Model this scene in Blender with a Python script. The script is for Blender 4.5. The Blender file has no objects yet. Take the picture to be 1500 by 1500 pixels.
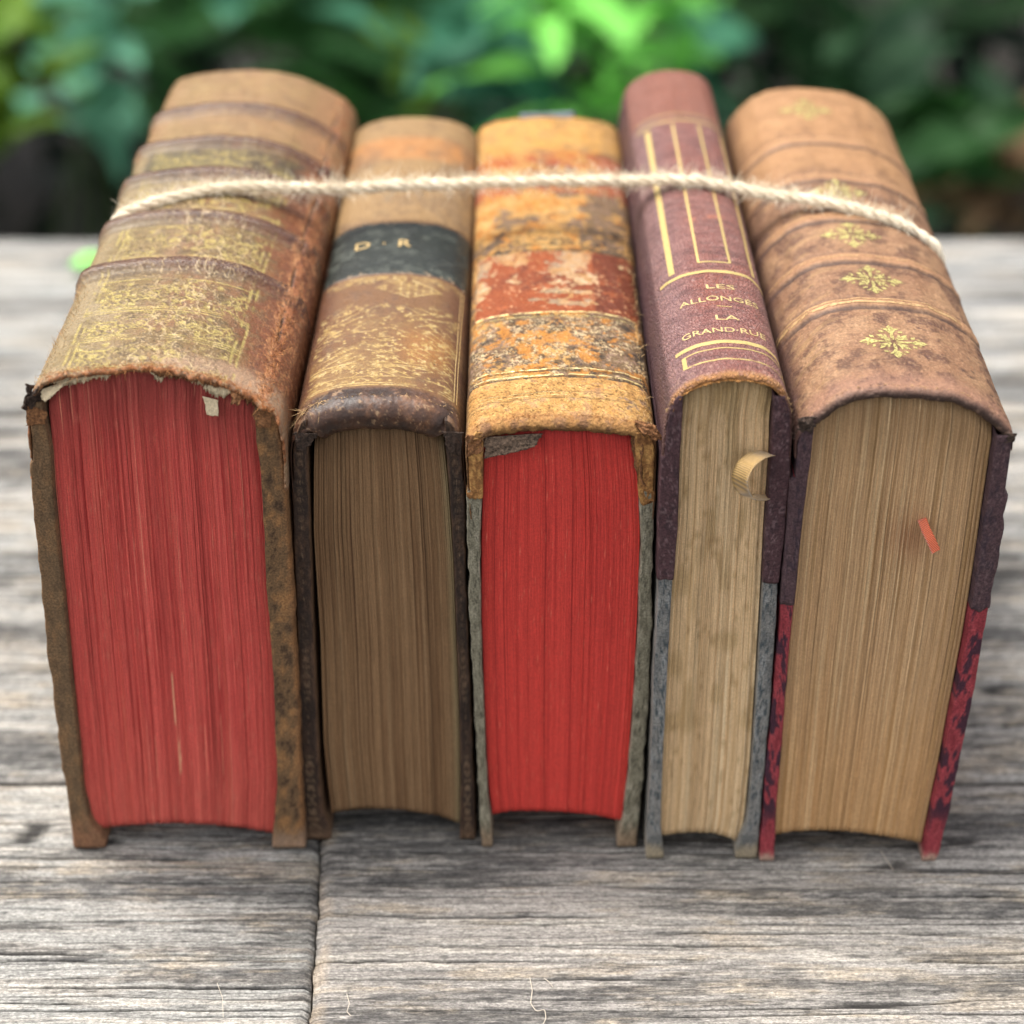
import bpy, math, random
import numpy as np
from mathutils import Vector
R = math.radians
rnd = random.Random(7)
rng = np.random.default_rng(11)
scene = bpy.context.scene
COL = scene.collection

# ------------------------------------------------------------------ camera
F_PX = 3113.0; PITCH = R(31.4); CAM = np.array([0.0, 0.0, 36.0])      # centimetres; table top is z = 0
cam = bpy.data.cameras.new('camera'); co = bpy.data.objects.new('camera', cam); COL.objects.link(co)
cam.sensor_width = 36.0; cam.lens = 36.0 * F_PX / 1500.0
cam.clip_start = 0.02; cam.clip_end = 200
co.location = (0, 0, 0.36); co.rotation_euler = (math.pi/2 - PITCH, 0, 0)
cam.dof.use_dof = True; cam.dof.focus_distance = 0.497; cam.dof.aperture_fstop = 8.0; cam.dof.aperture_blades = 0
scene.camera = co
# ------------------------------------------------------------------ sky, sun, exposure
world = bpy.data.worlds.new('World'); scene.world = world; world.use_nodes = True
wn = world.node_tree; wn.nodes.clear()
sky = wn.nodes.new('ShaderNodeTexSky'); sky.sky_type = 'NISHITA'; sky.sun_disc = False
SUN_EL, SUN_AZ = R(67), R(-62)            # azimuth measured from +Y (away from the camera) towards +X
sky.sun_elevation = SUN_EL; sky.sun_rotation = SUN_AZ
sky.air_density = 1.0; sky.dust_density = 4.0; sky.ozone_density = 1.0
hs = wn.nodes.new('ShaderNodeHueSaturation'); hs.inputs['Saturation'].default_value = 0.14
bg = wn.nodes.new('ShaderNodeBackground'); bg.inputs['Strength'].default_value = 0.145
wo = wn.nodes.new('ShaderNodeOutputWorld')
wn.links.new(sky.outputs[0], hs.inputs['Color']); wn.links.new(hs.outputs[0], bg.inputs[0]); wn.links.new(bg.outputs[0], wo.inputs[0])
sl = bpy.data.lights.new('sun', 'SUN'); sl.energy = 1.5; sl.angle = R(18); sl.color = (1.0, 0.95, 0.87)
so = bpy.data.objects.new('sun', sl); COL.objects.link(so)
sd = Vector((math.sin(SUN_AZ)*math.cos(SUN_EL), math.cos(SUN_AZ)*math.cos(SUN_EL), math.sin(SUN_EL)))
so.rotation_euler = sd.to_track_quat('Z', 'Y').to_euler(); so.location = sd * 3
vs = scene.view_settings
vs.view_transform = 'Standard'; vs.look = 'None'; vs.gamma = 1.0; vs.use_curve_mapping = False
vs.exposure = 1.42
scene.cycles.use_denoising = True
scene.cycles.max_bounces = 8; scene.cycles.diffuse_bounces = 4; scene.cycles.transparent_max_bounces = 12

# ------------------------------------------------------------------ numeric helpers
FW = np.array([0, math.cos(PITCH), -math.sin(PITCH)]); UP = np.array([0, math.sin(PITCH), math.cos(PITCH)])
def ray(px, py):
    return np.array([(px-750)/F_PX, 0, 0]) + UP*(-(py-750)/F_PX) + FW
def on_y(px, py, y):                      # point of the vertical plane Y = y that lies at a photograph pixel
    d = ray(px, py); return CAM + d*((y-CAM[1])/d[1])
def on_z(px, py, z=0.0):
    d = ray(px, py); return CAM + d*((z-CAM[2])/d[2])
def hash2(ix, iy, seed):
    h = (ix.astype(np.int64)*374761393 + iy.astype(np.int64)*668265263 + seed*974634777) & 0xffffffff
    h = ((h ^ (h >> 13))*1274126177) & 0xffffffff
    h = ((h ^ (h >> 15))*2246822519) & 0xffffffff
    return ((h ^ (h >> 16)) & 0xffffff)/float(0xffffff)
def vn(x, y, seed=0):
    x, y = np.broadcast_arrays(np.asarray(x, float), np.asarray(y, float))
    ix = np.floor(x); iy = np.floor(y); fx = x-ix; fy = y-iy
    fx = fx*fx*fx*(fx*(fx*6-15)+10); fy = fy*fy*fy*(fy*(fy*6-15)+10)
    a = hash2(ix, iy, seed); b = hash2(ix+1, iy, seed); c = hash2(ix, iy+1, seed); d = hash2(ix+1, iy+1, seed)
    return (a + (b-a)*fx + (c-a)*fy + (a-b-c+d)*fx*fy)*2-1
def fbm(x, y, o=4, seed=0, g=0.55):
    t = 0; a = 1.0; n = 0
    for k in range(o):
        t = t + a*vn(x*2**k + 17.3*k, y*2**k - 9.1*k, seed+k*13); n += a; a *= g
    return t/n
def worley(x, y, seed=0):
    x, y = np.broadcast_arrays(np.asarray(x, float), np.asarray(y, float))
    ix = np.floor(x); iy = np.floor(y)
    f1 = np.full(x.shape, 9.0); f2 = np.full(x.shape, 9.0)
    for dx in (-1, 0, 1):
        for dy in (-1, 0, 1):
            cx = ix+dx; cy = iy+dy
            d = np.hypot(cx + hash2(cx, cy, seed) - x, cy + hash2(cx, cy, seed+7) - y)
            f2 = np.minimum(f2, np.maximum(d, f1)); f1 = np.minimum(f1, d)
    return f1, f2
def ss(a, b, x):
    t = np.clip((np.asarray(x, float)-a)/(b-a), 0, 1); return t*t*(3-2*t)
def band(x, c, w, soft):                  # 1 inside c +- w
    return 1-ss(w-soft, w+soft, np.abs(x-c))
def lin(*c):
    c = np.array(c, float)/255; return np.where(c < 0.04045, c/12.92, ((c+0.055)/1.055)**2.4)
ALB = 0.72
def C(r, g, b): return lin(r, g, b)*ALB
def mix(a, b, m):
    m = np.asarray(m)[..., None]; return a*(1-m) + b*m

# ------------------------------------------------------------------ object helpers (centimetres in, metres out)
def thing(name, label, cat, loc=(0, 0, 0), group=None):
    o = bpy.data.objects.new(name, None); COL.objects.link(o); o.empty_display_size = 0.02
    o.location = [c*0.01 for c in loc]; o['label'] = label; o['category'] = cat
    if group: o['group'] = group
    return o
def tag(o, label, cat, group=None):
    o['label'] = label; o['category'] = cat
    if group: o['group'] = group
    return o
def mesh_np(name, v, quads=None, tris=None, mat=None, parent=None, col=None, par=None, smooth=True, origin=None, ngons=None):
    v = np.asarray(v, float).reshape(-1, 3)
    org = np.array(parent.matrix_basis.translation)*100 if (parent is not None and parent.parent is None) else np.zeros(3)
    if parent is not None and parent.parent is not None:
        org = np.array(parent.parent.matrix_basis.translation)*100
    if origin is not None: org = np.asarray(origin, float)
    me = bpy.data.meshes.new(name)
    loops = []; tot = []
    if quads is not None and len(quads): q = np.asarray(quads, np.int32); loops.append(q.ravel()); tot.append(np.full(len(q), 4, np.int32))
    if tris is not None and len(tris): t = np.asarray(tris, np.int32); loops.append(t.ravel()); tot.append(np.full(len(t), 3, np.int32))
    for n in (ngons or []): loops.append(np.asarray(n, np.int32)); tot.append(np.array([len(n)], np.int32))
    loops = np.concatenate(loops); tot = np.concatenate(tot); st = np.concatenate([[0], np.cumsum(tot)[:-1]]).astype(np.int32)
    me.vertices.add(len(v)); me.vertices.foreach_set('co', ((v-org)*0.01).astype(np.float32).ravel())
    me.loops.add(len(loops)); me.loops.foreach_set('vertex_index', loops)
    me.polygons.add(len(tot)); me.polygons.foreach_set('loop_start', st); me.polygons.foreach_set('loop_total', tot)
    me.polygons.foreach_set('use_smooth', np.full(len(tot), smooth))
    me.update(calc_edges=True); me.validate()
    for an, a in (('Col', col), ('Par', par)):
        if a is not None:
            a = np.asarray(a, np.float32).reshape(-1, a.shape[-1])
            if a.shape[1] == 3: a = np.hstack([a, np.ones((len(a), 1), np.float32)])
            at = me.attributes.new(an, 'FLOAT_COLOR', 'POINT'); at.data.foreach_set('color', a.ravel())
    if mat: me.materials.append(mat)
    o = bpy.data.objects.new(name, me); COL.objects.link(o)
    if parent is not None: o.parent = parent
    elif origin is not None: o.location = org*0.01
    return o
def grid_quads(n, m, wrap=False, off=0):   # n rows (first index), m columns
    i = np.arange(n-1)[:, None]; j = np.arange(m if wrap else m-1)[None, :]
    j2 = (j+1) % m
    return np.stack([i*m+j, i*m+j2, (i+1)*m+j2, (i+1)*m+j], -1).reshape(-1, 4) + off
def tube(path, rad, n=6, taper=None):
    p = np.asarray(path, float); t = np.gradient(p, axis=0); t /= np.linalg.norm(t, axis=1)[:, None]+1e-9
    ref = np.array([0.31, 0.22, 0.92]); a = np.cross(t, ref); a /= np.linalg.norm(a, axis=1)[:, None]+1e-9; b = np.cross(t, a)
    th = np.arange(n)*2*math.pi/n
    r = np.broadcast_to(np.asarray(rad, float), (len(p),))[:, None, None]
    v = p[:, None, :] + r*(a[:, None, :]*np.cos(th)[None, :, None] + b[:, None, :]*np.sin(th)[None, :, None])
    return v.reshape(-1, 3), grid_quads(len(p), n, True)
class Acc:                                  # joins several pieces of one part
    def __init__(s): s.v = []; s.q = []; s.t = []; s.n = 0
    def add(s, v, q=None, t=None):
        v = np.asarray(v, float).reshape(-1, 3); s.v.append(v)
        if q is not None and len(q): s.q.append(np.asarray(q)+s.n)
        if t is not None and len(t): s.t.append(np.asarray(t)+s.n)
        s.n += len(v)
    def build(s, name, mat, parent=None, smooth=True, **k):
        return mesh_np(name, np.vstack(s.v), np.vstack(s.q) if s.q else None, np.vstack(s.t) if s.t else None, mat, parent, smooth=smooth, **k)
def hairs(acc, roots, dirs, length, width=0.010, bend=0.5, r=rng):
    n = len(roots); L = length*r.uniform(0.4, 1.3, n)[:, None]
    d = dirs/np.linalg.norm(dirs, axis=1)[:, None]
    side = np.cross(d, r.normal(size=(n, 3))); side /= np.linalg.norm(side, axis=1)[:, None]+1e-9
    b = r.normal(size=(n, 3))*bend
    pts = [roots, roots + d*L*0.45 + b*L*0.12, roots + d*L*0.85 + b*L*0.42, roots + d*L + b*L*0.8]
    ws = [width, width, width*0.8, width*0.3]
    V = np.stack([np.stack([p-side*w*0.5, p+side*w*0.5], 1) for p, w in zip(pts, ws)], 1).reshape(-1, 3)   # n,4,2
    base = (np.arange(n)*8)[:, None, None]
    q = np.array([[0, 1, 3, 2], [2, 3, 5, 4], [4, 5, 7, 6]])[None] + base
    acc.add(V, q.reshape(-1, 4))

# ------------------------------------------------------------------ material helpers
class NT:
    def __init__(s, name):
        s.m = bpy.data.materials.new(name); s.m.use_nodes = True; s.t = s.m.node_tree; s.t.nodes.clear()
        s.out = s.n('ShaderNodeOutputMaterial'); s.p = s.n('ShaderNodeBsdfPrincipled'); s.l(s.p.outputs[0], s.out.inputs[0])
    def n(s, k, **kw):
        x = s.t.nodes.new(k)
        for a, b in kw.items(): setattr(x, a, b)
        return x
    def l(s, a, b): s.t.links.new(a, b)
    def coord(s, scale=(1, 1, 1), kind='Object'):
        tc = s.n('ShaderNodeTexCoord'); mp = s.n('ShaderNodeMapping'); mp.inputs['Scale'].default_value = scale
        s.l(tc.outputs[kind], mp.inputs[0]); return mp.outputs[0]
    def noise(s, vec, scale, detail=4, rough=0.6, dist=0):
        x = s.n('ShaderNodeTexNoise'); x.inputs['Scale'].default_value = scale; x.inputs['Detail'].default_value = detail
        x.inputs['Roughness'].default_value = rough; x.inputs['Distortion'].default_value = dist; s.l(vec, x.inputs['Vector']); return x.outputs['Fac']
    def ramp(s, fac, *stops):
        x = s.n('ShaderNodeValToRGB'); e = x.color_ramp.elements
        while len(e) < len(stops): e.new(0.5)
        for el, (p, c) in zip(e, stops):
            el.position = p; el.color = (c, c, c, 1) if np.isscalar(c) else (*c, 1)
        s.l(fac, x.inputs[0]); return x.outputs[0]
    def mixc(s, fac, a, b, blend='MIX'):
        x = s.n('ShaderNodeMix', data_type='RGBA', blend_type=blend)
        for i, val in ((0, fac), (6, a), (7, b)):
            if hasattr(val, 'links'): s.l(val, x.inputs[i])
            else: x.inputs[i].default_value = val if np.isscalar(val) else (*val, 1)
        return x.outputs[2]
    def math(s, op, a, b=None):
        x = s.n('ShaderNodeMath', operation=op)
        for i, val in ((0, a), (1, b)):
            if val is None: continue
            if hasattr(val, 'links'): s.l(val, x.inputs[i])
            else: x.inputs[i].default_value = val
        return x.outputs[0]
    def bump(s, h, dist, strength=1.0):
        x = s.n('ShaderNodeBump'); x.inputs['Distance'].default_value = dist
        if hasattr(strength, 'links'): s.l(strength, x.inputs['Strength'])
        else: x.inputs['Strength'].default_value = strength
        s.l(h, x.inputs['Height']); s.l(x.outputs[0], s.p.inputs['Normal']); return x
def attr_mat(name, fine=2600, lo=0.72, hi=1.22, bump_scale=1800, bump=0.00012, stretch=(1, 1, 1), pebble=None, spec=0.5):
    t = NT(name); c = t.n('ShaderNodeAttribute', attribute_name='Col'); p = t.n('ShaderNodeAttribute', attribute_name='Par')
    vec = t.coord(stretch)
    f = t.ramp(t.noise(vec, fine, 5, 0.7), (0.37, lo), (0.63, hi))
    colr = t.mixc(1.0, c.outputs['Color'], f, 'MULTIPLY')
    t.l(colr, t.p.inputs['Base Color'])
    sp = t.n('ShaderNodeSeparateColor'); t.l(p.outputs['Color'], sp.inputs[0])
    rn = t.math('ADD', sp.outputs[0], t.math('MULTIPLY', t.math('SUBTRACT', t.noise(vec, 900, 3), 0.5), 0.35))
    t.l(rn, t.p.inputs['Roughness']); t.l(sp.outputs[1], t.p.inputs['Metallic'])
    h = t.noise(vec, bump_scale, 5, 0.65)
    if pebble:
        v = t.n('ShaderNodeTexVoronoi', feature='DISTANCE_TO_EDGE'); v.inputs['Scale'].default_value = pebble; t.l(vec, v.inputs['Vector'])
        h = t.math('ADD', t.math('MULTIPLY', t.ramp(v.outputs['Distance'], (0.0, 0.0), (0.25, 1.0)), 1.2), t.math('MULTIPLY', h, 0.5))
        colr2 = t.mixc(1.0, colr, t.ramp(v.outputs['Distance'], (0.0, 0.72), (0.16, 1.0)), 'MULTIPLY'); t.l(colr2, t.p.inputs['Base Color'])
    t.bump(h, bump, sp.outputs[2]); t.p.inputs['Specular IOR Level'].default_value = spec
    return t.m
def flat_mat(name, col, rough=0.8, fine=3000, lo=0.75, hi=1.2, bump=0.0001, metal=0.0, spec=0.4, stretch=(1, 1, 1), coat=0):
    t = NT(name); vec = t.coord(stretch)
    f = t.ramp(t.noise(vec, fine, 5, 0.7), (0.37, lo), (0.63, hi))
    t.l(t.mixc(1.0, tuple(col), f, 'MULTIPLY'), t.p.inputs['Base Color'])
    t.p.inputs['Roughness'].default_value = rough; t.p.inputs['Metallic'].default_value = metal; t.p.inputs['Specular IOR Level'].default_value = spec
    if bump: t.bump(t.noise(vec, fine, 4), bump)
    return t.m
def gilt_mat(name, col, wear=0.42, scale=700, rough=0.42, metal=0.45):
    t = NT(name); vec = t.coord()
    f = t.ramp(t.noise(vec, 2200, 4, 0.7), (0.25, 0.75), (0.8, 1.2))
    t.l(t.mixc(1.0, tuple(col), f, 'MULTIPLY'), t.p.inputs['Base Color'])
    t.p.inputs['Roughness'].default_value = rough; t.p.inputs['Metallic'].default_value = metal
    a = t.ramp(t.noise(vec, scale, 5, 0.75), (wear-0.05, 0.0), (wear+0.05, 1.0)); t.l(a, t.p.inputs['Alpha'])
    t.bump(t.noise(vec, 2500, 3), 0.00006)
    return t.m
def page_mat(name, col, lo=0.74, hi=1.16, bump=0.00010):
    t = NT(name); c = t.n('ShaderNodeAttribute', attribute_name='Col'); p = t.n('ShaderNodeAttribute', attribute_name='Par')
    sp = t.n('ShaderNodeSeparateColor'); t.l(p.outputs['Color'], sp.inputs[0])     # Par = page coordinate across, height
    cb = t.n('ShaderNodeCombineXYZ'); t.l(sp.outputs[0], cb.inputs[0]); t.l(sp.outputs[1], cb.inputs[1])
    mp = t.n('ShaderNodeMapping'); mp.inputs['Scale'].default_value = (1, 0.012, 1); t.l(cb.outputs[0], mp.inputs[0])
    n1 = t.noise(mp.outputs[0], 620, 3, 0.75)
    n2 = t.noise(t.coord(), 2200, 4, 0.7)
    f = t.mixc(1.0, t.ramp(n1, (0.36, lo), (0.64, hi)), t.ramp(n2, (0.36, 0.86), (0.64, 1.12)), 'MULTIPLY')
    t.l(t.mixc(1.0, c.outputs['Color'], f, 'MULTIPLY'), t.p.inputs['Base Color'])
    t.p.inputs['Roughness'].default_value = 0.75; t.p.inputs['Specular IOR Level'].default_value = 0.3
    t.bump(t.math('ADD', n1, t.math('MULTIPLY', n2, 0.3)), bump)
    return t.m

# ================================================================== table of weathered planks
def wood_mat():
    t = NT('weathered wood'); c = t.n('ShaderNodeAttribute', attribute_name='Col')
    n1 = t.noise(t.coord((60, 1500, 300)), 1.0, 6, 0.75)
    n2 = t.noise(t.coord((700, 1500, 1500)), 1.0, 4, 0.7)
    n3 = t.noise(t.coord((1300, 2600, 2600)), 1.0, 4, 0.75)
    f = t.mixc(1.0, t.ramp(n1, (0.38, 0.72), (0.62, 1.16)), t.ramp(n2, (0.38, 0.66), (0.62, 1.2)), 'MULTIPLY')
    f = t.mixc(1.0, f, t.ramp(n3, (0.38, 0.62), (0.60, 1.22)), 'MULTIPLY')
    t.l(t.mixc(1.0, c.outputs['Color'], f, 'MULTIPLY'), t.p.inputs['Base Color'])
    t.p.inputs['Roughness'].default_value = 0.82; t.p.inputs['Specular IOR Level'].default_value = 0.35
    t.bump(t.math('ADD', n1, t.math('MULTIPLY', n2, 0.4)), 0.0004)
    return t.m
M_WOOD = wood_mat()
table = thing('wooden_table', 'weathered grey wooden table of wide planks that carries the row of old books', 'table', (0, 55, -75))
def plank(y0, y1, x0, x1, seed, fine, tint, x_edge_joint=None):
    xs = np.unique(np.concatenate([np.linspace(x0, x1, 30), np.arange(max(x0, -17), min(x1, 17), 0.22)])) if x1 > -17 and x0 < 17 else np.linspace(x0, x1, 30)
    e = 0.22
    ys = np.concatenate([[y0, y0+0.02, y0+0.05, y0+0.1], np.arange(y0+0.15, y1-0.15, fine), [y1-0.1, y1-0.05, y1-0.02, y1]])
    X, Y = np.meshgrid(xs, ys)
    wy = Y + 0.25*fbm(X*0.10, Y*0.25, 3, seed) + 0.05*fbm(X*0.6, Y*0.8, 2, seed+5)
    wx = X
    g1 = fbm(X*0.05+seed, wy*0.9, 3, seed+1); g2 = fbm(X*0.16, wy*4.2, 4, seed+2, 0.65)
    # long drying cracks that run with the grain
    cr = np.zeros_like(X)
    for q_, (fx, fy, wd, am, cov) in enumerate(((0.035, 1.5, 0.045, 1.0, -0.1), (0.05, 2.6, 0.06, 0.85, 0.0), (0.09, 4.6, 0.085, 0.6, 0.05), (0.2, 8.0, 0.12, 0.4, 0.1))):
        k = vn(X*fx+3*q_, (wy+0.04*fbm(X*0.9, Y*1.5, 2, seed+40+q_))*fy+5*q_, seed+3+q_)
        cr = np.maximum(cr, am*(1-ss(wd*0.2, wd, np.abs(k)))*ss(cov-0.25, cov+0.25, fbm(X*0.10+3*q_, wy*fy*0.7, 3, seed+4+7*q_)))
    crk = np.zeros_like(X); rk = np.random.default_rng(seed+900); yk = y0+0.25
    while yk < y1-0.1:
        line = yk + 0.10*vn(xs*0.07+seed, 0*xs+yk, seed+60) + 0.035*vn(xs*0.45, 0*xs+yk*3, seed+61) + 0.015*vn(xs*2.3, 0*xs+yk*5, seed+62)
        onx = ss(-0.25, 0.15, vn(xs*0.11+yk*7, 0*xs+yk*2, seed+63) + rk.uniform(-0.25, 0.45)); wk = rk.uniform(0.012, 0.028)*(0.6+0.5*vn(xs*0.8, 0*xs+yk, seed+64))
        crk = np.maximum(crk, (1-ss(0.35, 1.0, np.abs(Y-line[None, :])/(1.7*wk[None, :]+0.018)))*onx[None, :]*rk.uniform(0.8, 1.0))
        yk += rk.uniform(0.25, 0.62)
    cr = np.maximum(cr*0.7, crk)
    g3 = fbm(X*0.9, wy*11, 3, seed+33, 0.7); g4 = fbm(X*0.5+3, wy*24, 3, seed+35, 0.8)
    Z = 0.035*g1 + 0.034*g2 + 0.016*g3 - 0.13*cr - 0.03
    dy = np.minimum(Y-y0, y1-Y); dx = np.minimum(X-x0, x1-X)
    for d, w in ((dy, 0.16), (dx, 0.05)):
        Z -= 0.12*np.clip(1-d/w, 0, 1)**2
    Z = np.minimum(Z, 0.0)
    dark = ss(-0.10, 0.30, fbm(X*0.06+4, wy*0.75, 4, seed+20)*0.9 + 0.45*g2 + 0.25*g3 - 0.03)
    patch = ss(0.05, 0.35, fbm(X*0.35, wy*1.8, 5, seed+21, 0.65)+0.2*g3); blot = ss(0.0, 0.3, fbm(X*0.5+7, wy*0.9, 5, seed+23, 0.7)+0.25*g3)
    light = C(*tint); c = np.broadcast_to(light, X.shape+(3,)).copy()
    c = mix(c, C(214, 206, 194), 0.8*ss(-0.05, 0.3, g2+0.4*g3))
    c = mix(c, C(112, 108, 105), 0.58*dark); c = mix(c, C(76, 75, 75), 0.42*dark*blot)
    c = mix(c, C(190, 174, 152), 0.50*patch*(1-dark*0.5))
    c = mix(c, C(84, 82, 80), 0.35*ss(0.05, 0.35, g4)); c = mix(c, C(220, 214, 202), 0.3*ss(0.05, 0.35, -g4)*(1-dark*0.6)); g5 = fbm(X*2.2, Y*5.5, 4, seed+37, 0.75); c = mix(c, C(70, 69, 69), 0.62*ss(0.04, 0.24, fbm(X*3.5, Y*8, 4, seed+39, 0.8)*0.9+0.5*dark-0.26)); c = mix(c, C(206, 190, 166), 0.45*ss(0.05, 0.35, -g5)*patch)
    c = mix(c, C(44, 41, 39), np.clip(cr*1.35, 0, 0.97))
    c = mix(c, C(60, 56, 52), 0.8*np.clip(1-dy/0.16, 0, 1)**1.5)
    c = mix(c, C(205, 185, 160), 0.75*band(dx, 0.10, 0.14, 0.12)*(np.abs(X) < 12)*ss(-0.2, 0.3, fbm(X*2, Y*1.4, 3, seed+70))*(x0 > -40))
    n, m = X.shape
    # joint is not quite square to the grain and a little ragged
    Xw = X.copy()
    if x_edge_joint is not None:
        jit = 0.05*vn(Y*1.3, Y*0, 77) + 0.02*vn(Y*6, Y*0, 78) + (42.4-Y)*0.03*(Y < 50)
        Xw = X + jit*ss(3.0, 0.0, np.abs(X-x_edge_joint))
    top = np.stack([Xw, Y, Z], -1).reshape(-1, 3)
    # sides and underside
    per = np.concatenate([np.arange(m), (np.arange(1, n)*m + m-1), ((n-1)*m + np.arange(m-2, -1, -1)), (np.arange(n-2, 0, -1)*m)])
    low = top[per].copy(); low[:, 2] = -2.4
    N = n*m; P = len(per); j = np.arange(P); j2 = (j+1) % P
    side = np.stack([per[j], N+j, N+j2, per[j2]], -1)
    col = np.vstack([c.reshape(-1, 3), np.broadcast_to(C(70, 65, 60), (P, 3))])
    return mesh_np('plank', np.vstack([top, low]), np.vstack([grid_quads(n, m), side]), None, M_WOOD, table, col=col, ngons=[N+j[::-1]])
JX = -4.94
rows = [(29.6, 45.0, 0.021), (45.07, 55.3, 0.07), (55.38, 65.5, 0.10), (65.58, 80.7, 0.12)]
for i, (a, b, fine) in enumerate(rows):
    plank(a, b, -46, JX-0.02, 31+i*40, fine, [(180, 178, 172), (172, 170, 165), (166, 166, 163), (165, 167, 165)][i], JX)
    plank(a, b, JX+0.03, 46, 250+i*40, fine, [(178, 172, 165), (176, 173, 168), (172, 171, 168), (168, 169, 168)][i], JX)
for i in (-1, 1):
    for y in (34, 76):
        x = i*40; b = np.array([[x+sx*2.5, y+sy*2.5, z] for z in (-75, -2.45) for sx, sy in ((-1, -1), (1, -1), (1, 1), (-1, 1))])
        mesh_np('leg', b, [[0, 3, 2, 1], [4, 5, 6, 7], [0, 1, 5, 4], [1, 2, 6, 5], [2, 3, 7, 6], [3, 0, 4, 7]], None, M_WOOD, table,
                col=np.broadcast_to(C(110, 104, 98), (8, 3)), smooth=False)

# ================================================================== book building kit
def poly_xz(pts, yf):
    return np.array([on_y(p[0], p[1], yf)[[0, 2]] for p in pts])
def resample(P, n, sig=None):
    d = np.concatenate([[0], np.cumsum(np.linalg.norm(np.diff(P, axis=0), axis=1))])
    m = 1200; tt = np.linspace(0, d[-1], m); Q = np.stack([np.interp(tt, d, P[:, k]) for k in range(P.shape[1])], 1)
    if sig:
        k = np.exp(-0.5*(np.arange(-4*sig, 4*sig+1)/sig)**2); k /= k.sum(); w = 4*sig
        for c in range(Q.shape[1]):
            e = np.concatenate([2*Q[0, c]-Q[w:0:-1, c], Q[:, c], 2*Q[-1, c]-Q[-2:-w-2:-1, c]]); Q[:, c] = np.convolve(e, k, 'valid')
    d = np.concatenate([[0], np.cumsum(np.linalg.norm(np.diff(Q, axis=0), axis=1))])
    tt = np.linspace(0, d[-1], n); return np.stack([np.interp(tt, d, Q[:, k]) for k in range(Q.shape[1])], 1), tt
DX = {'old_book': 0.50, 'old_book.001': 0.20, 'old_book.003': -0.15, 'old_book.004': 0.05}    # how far each book runs out of square over its length
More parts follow.
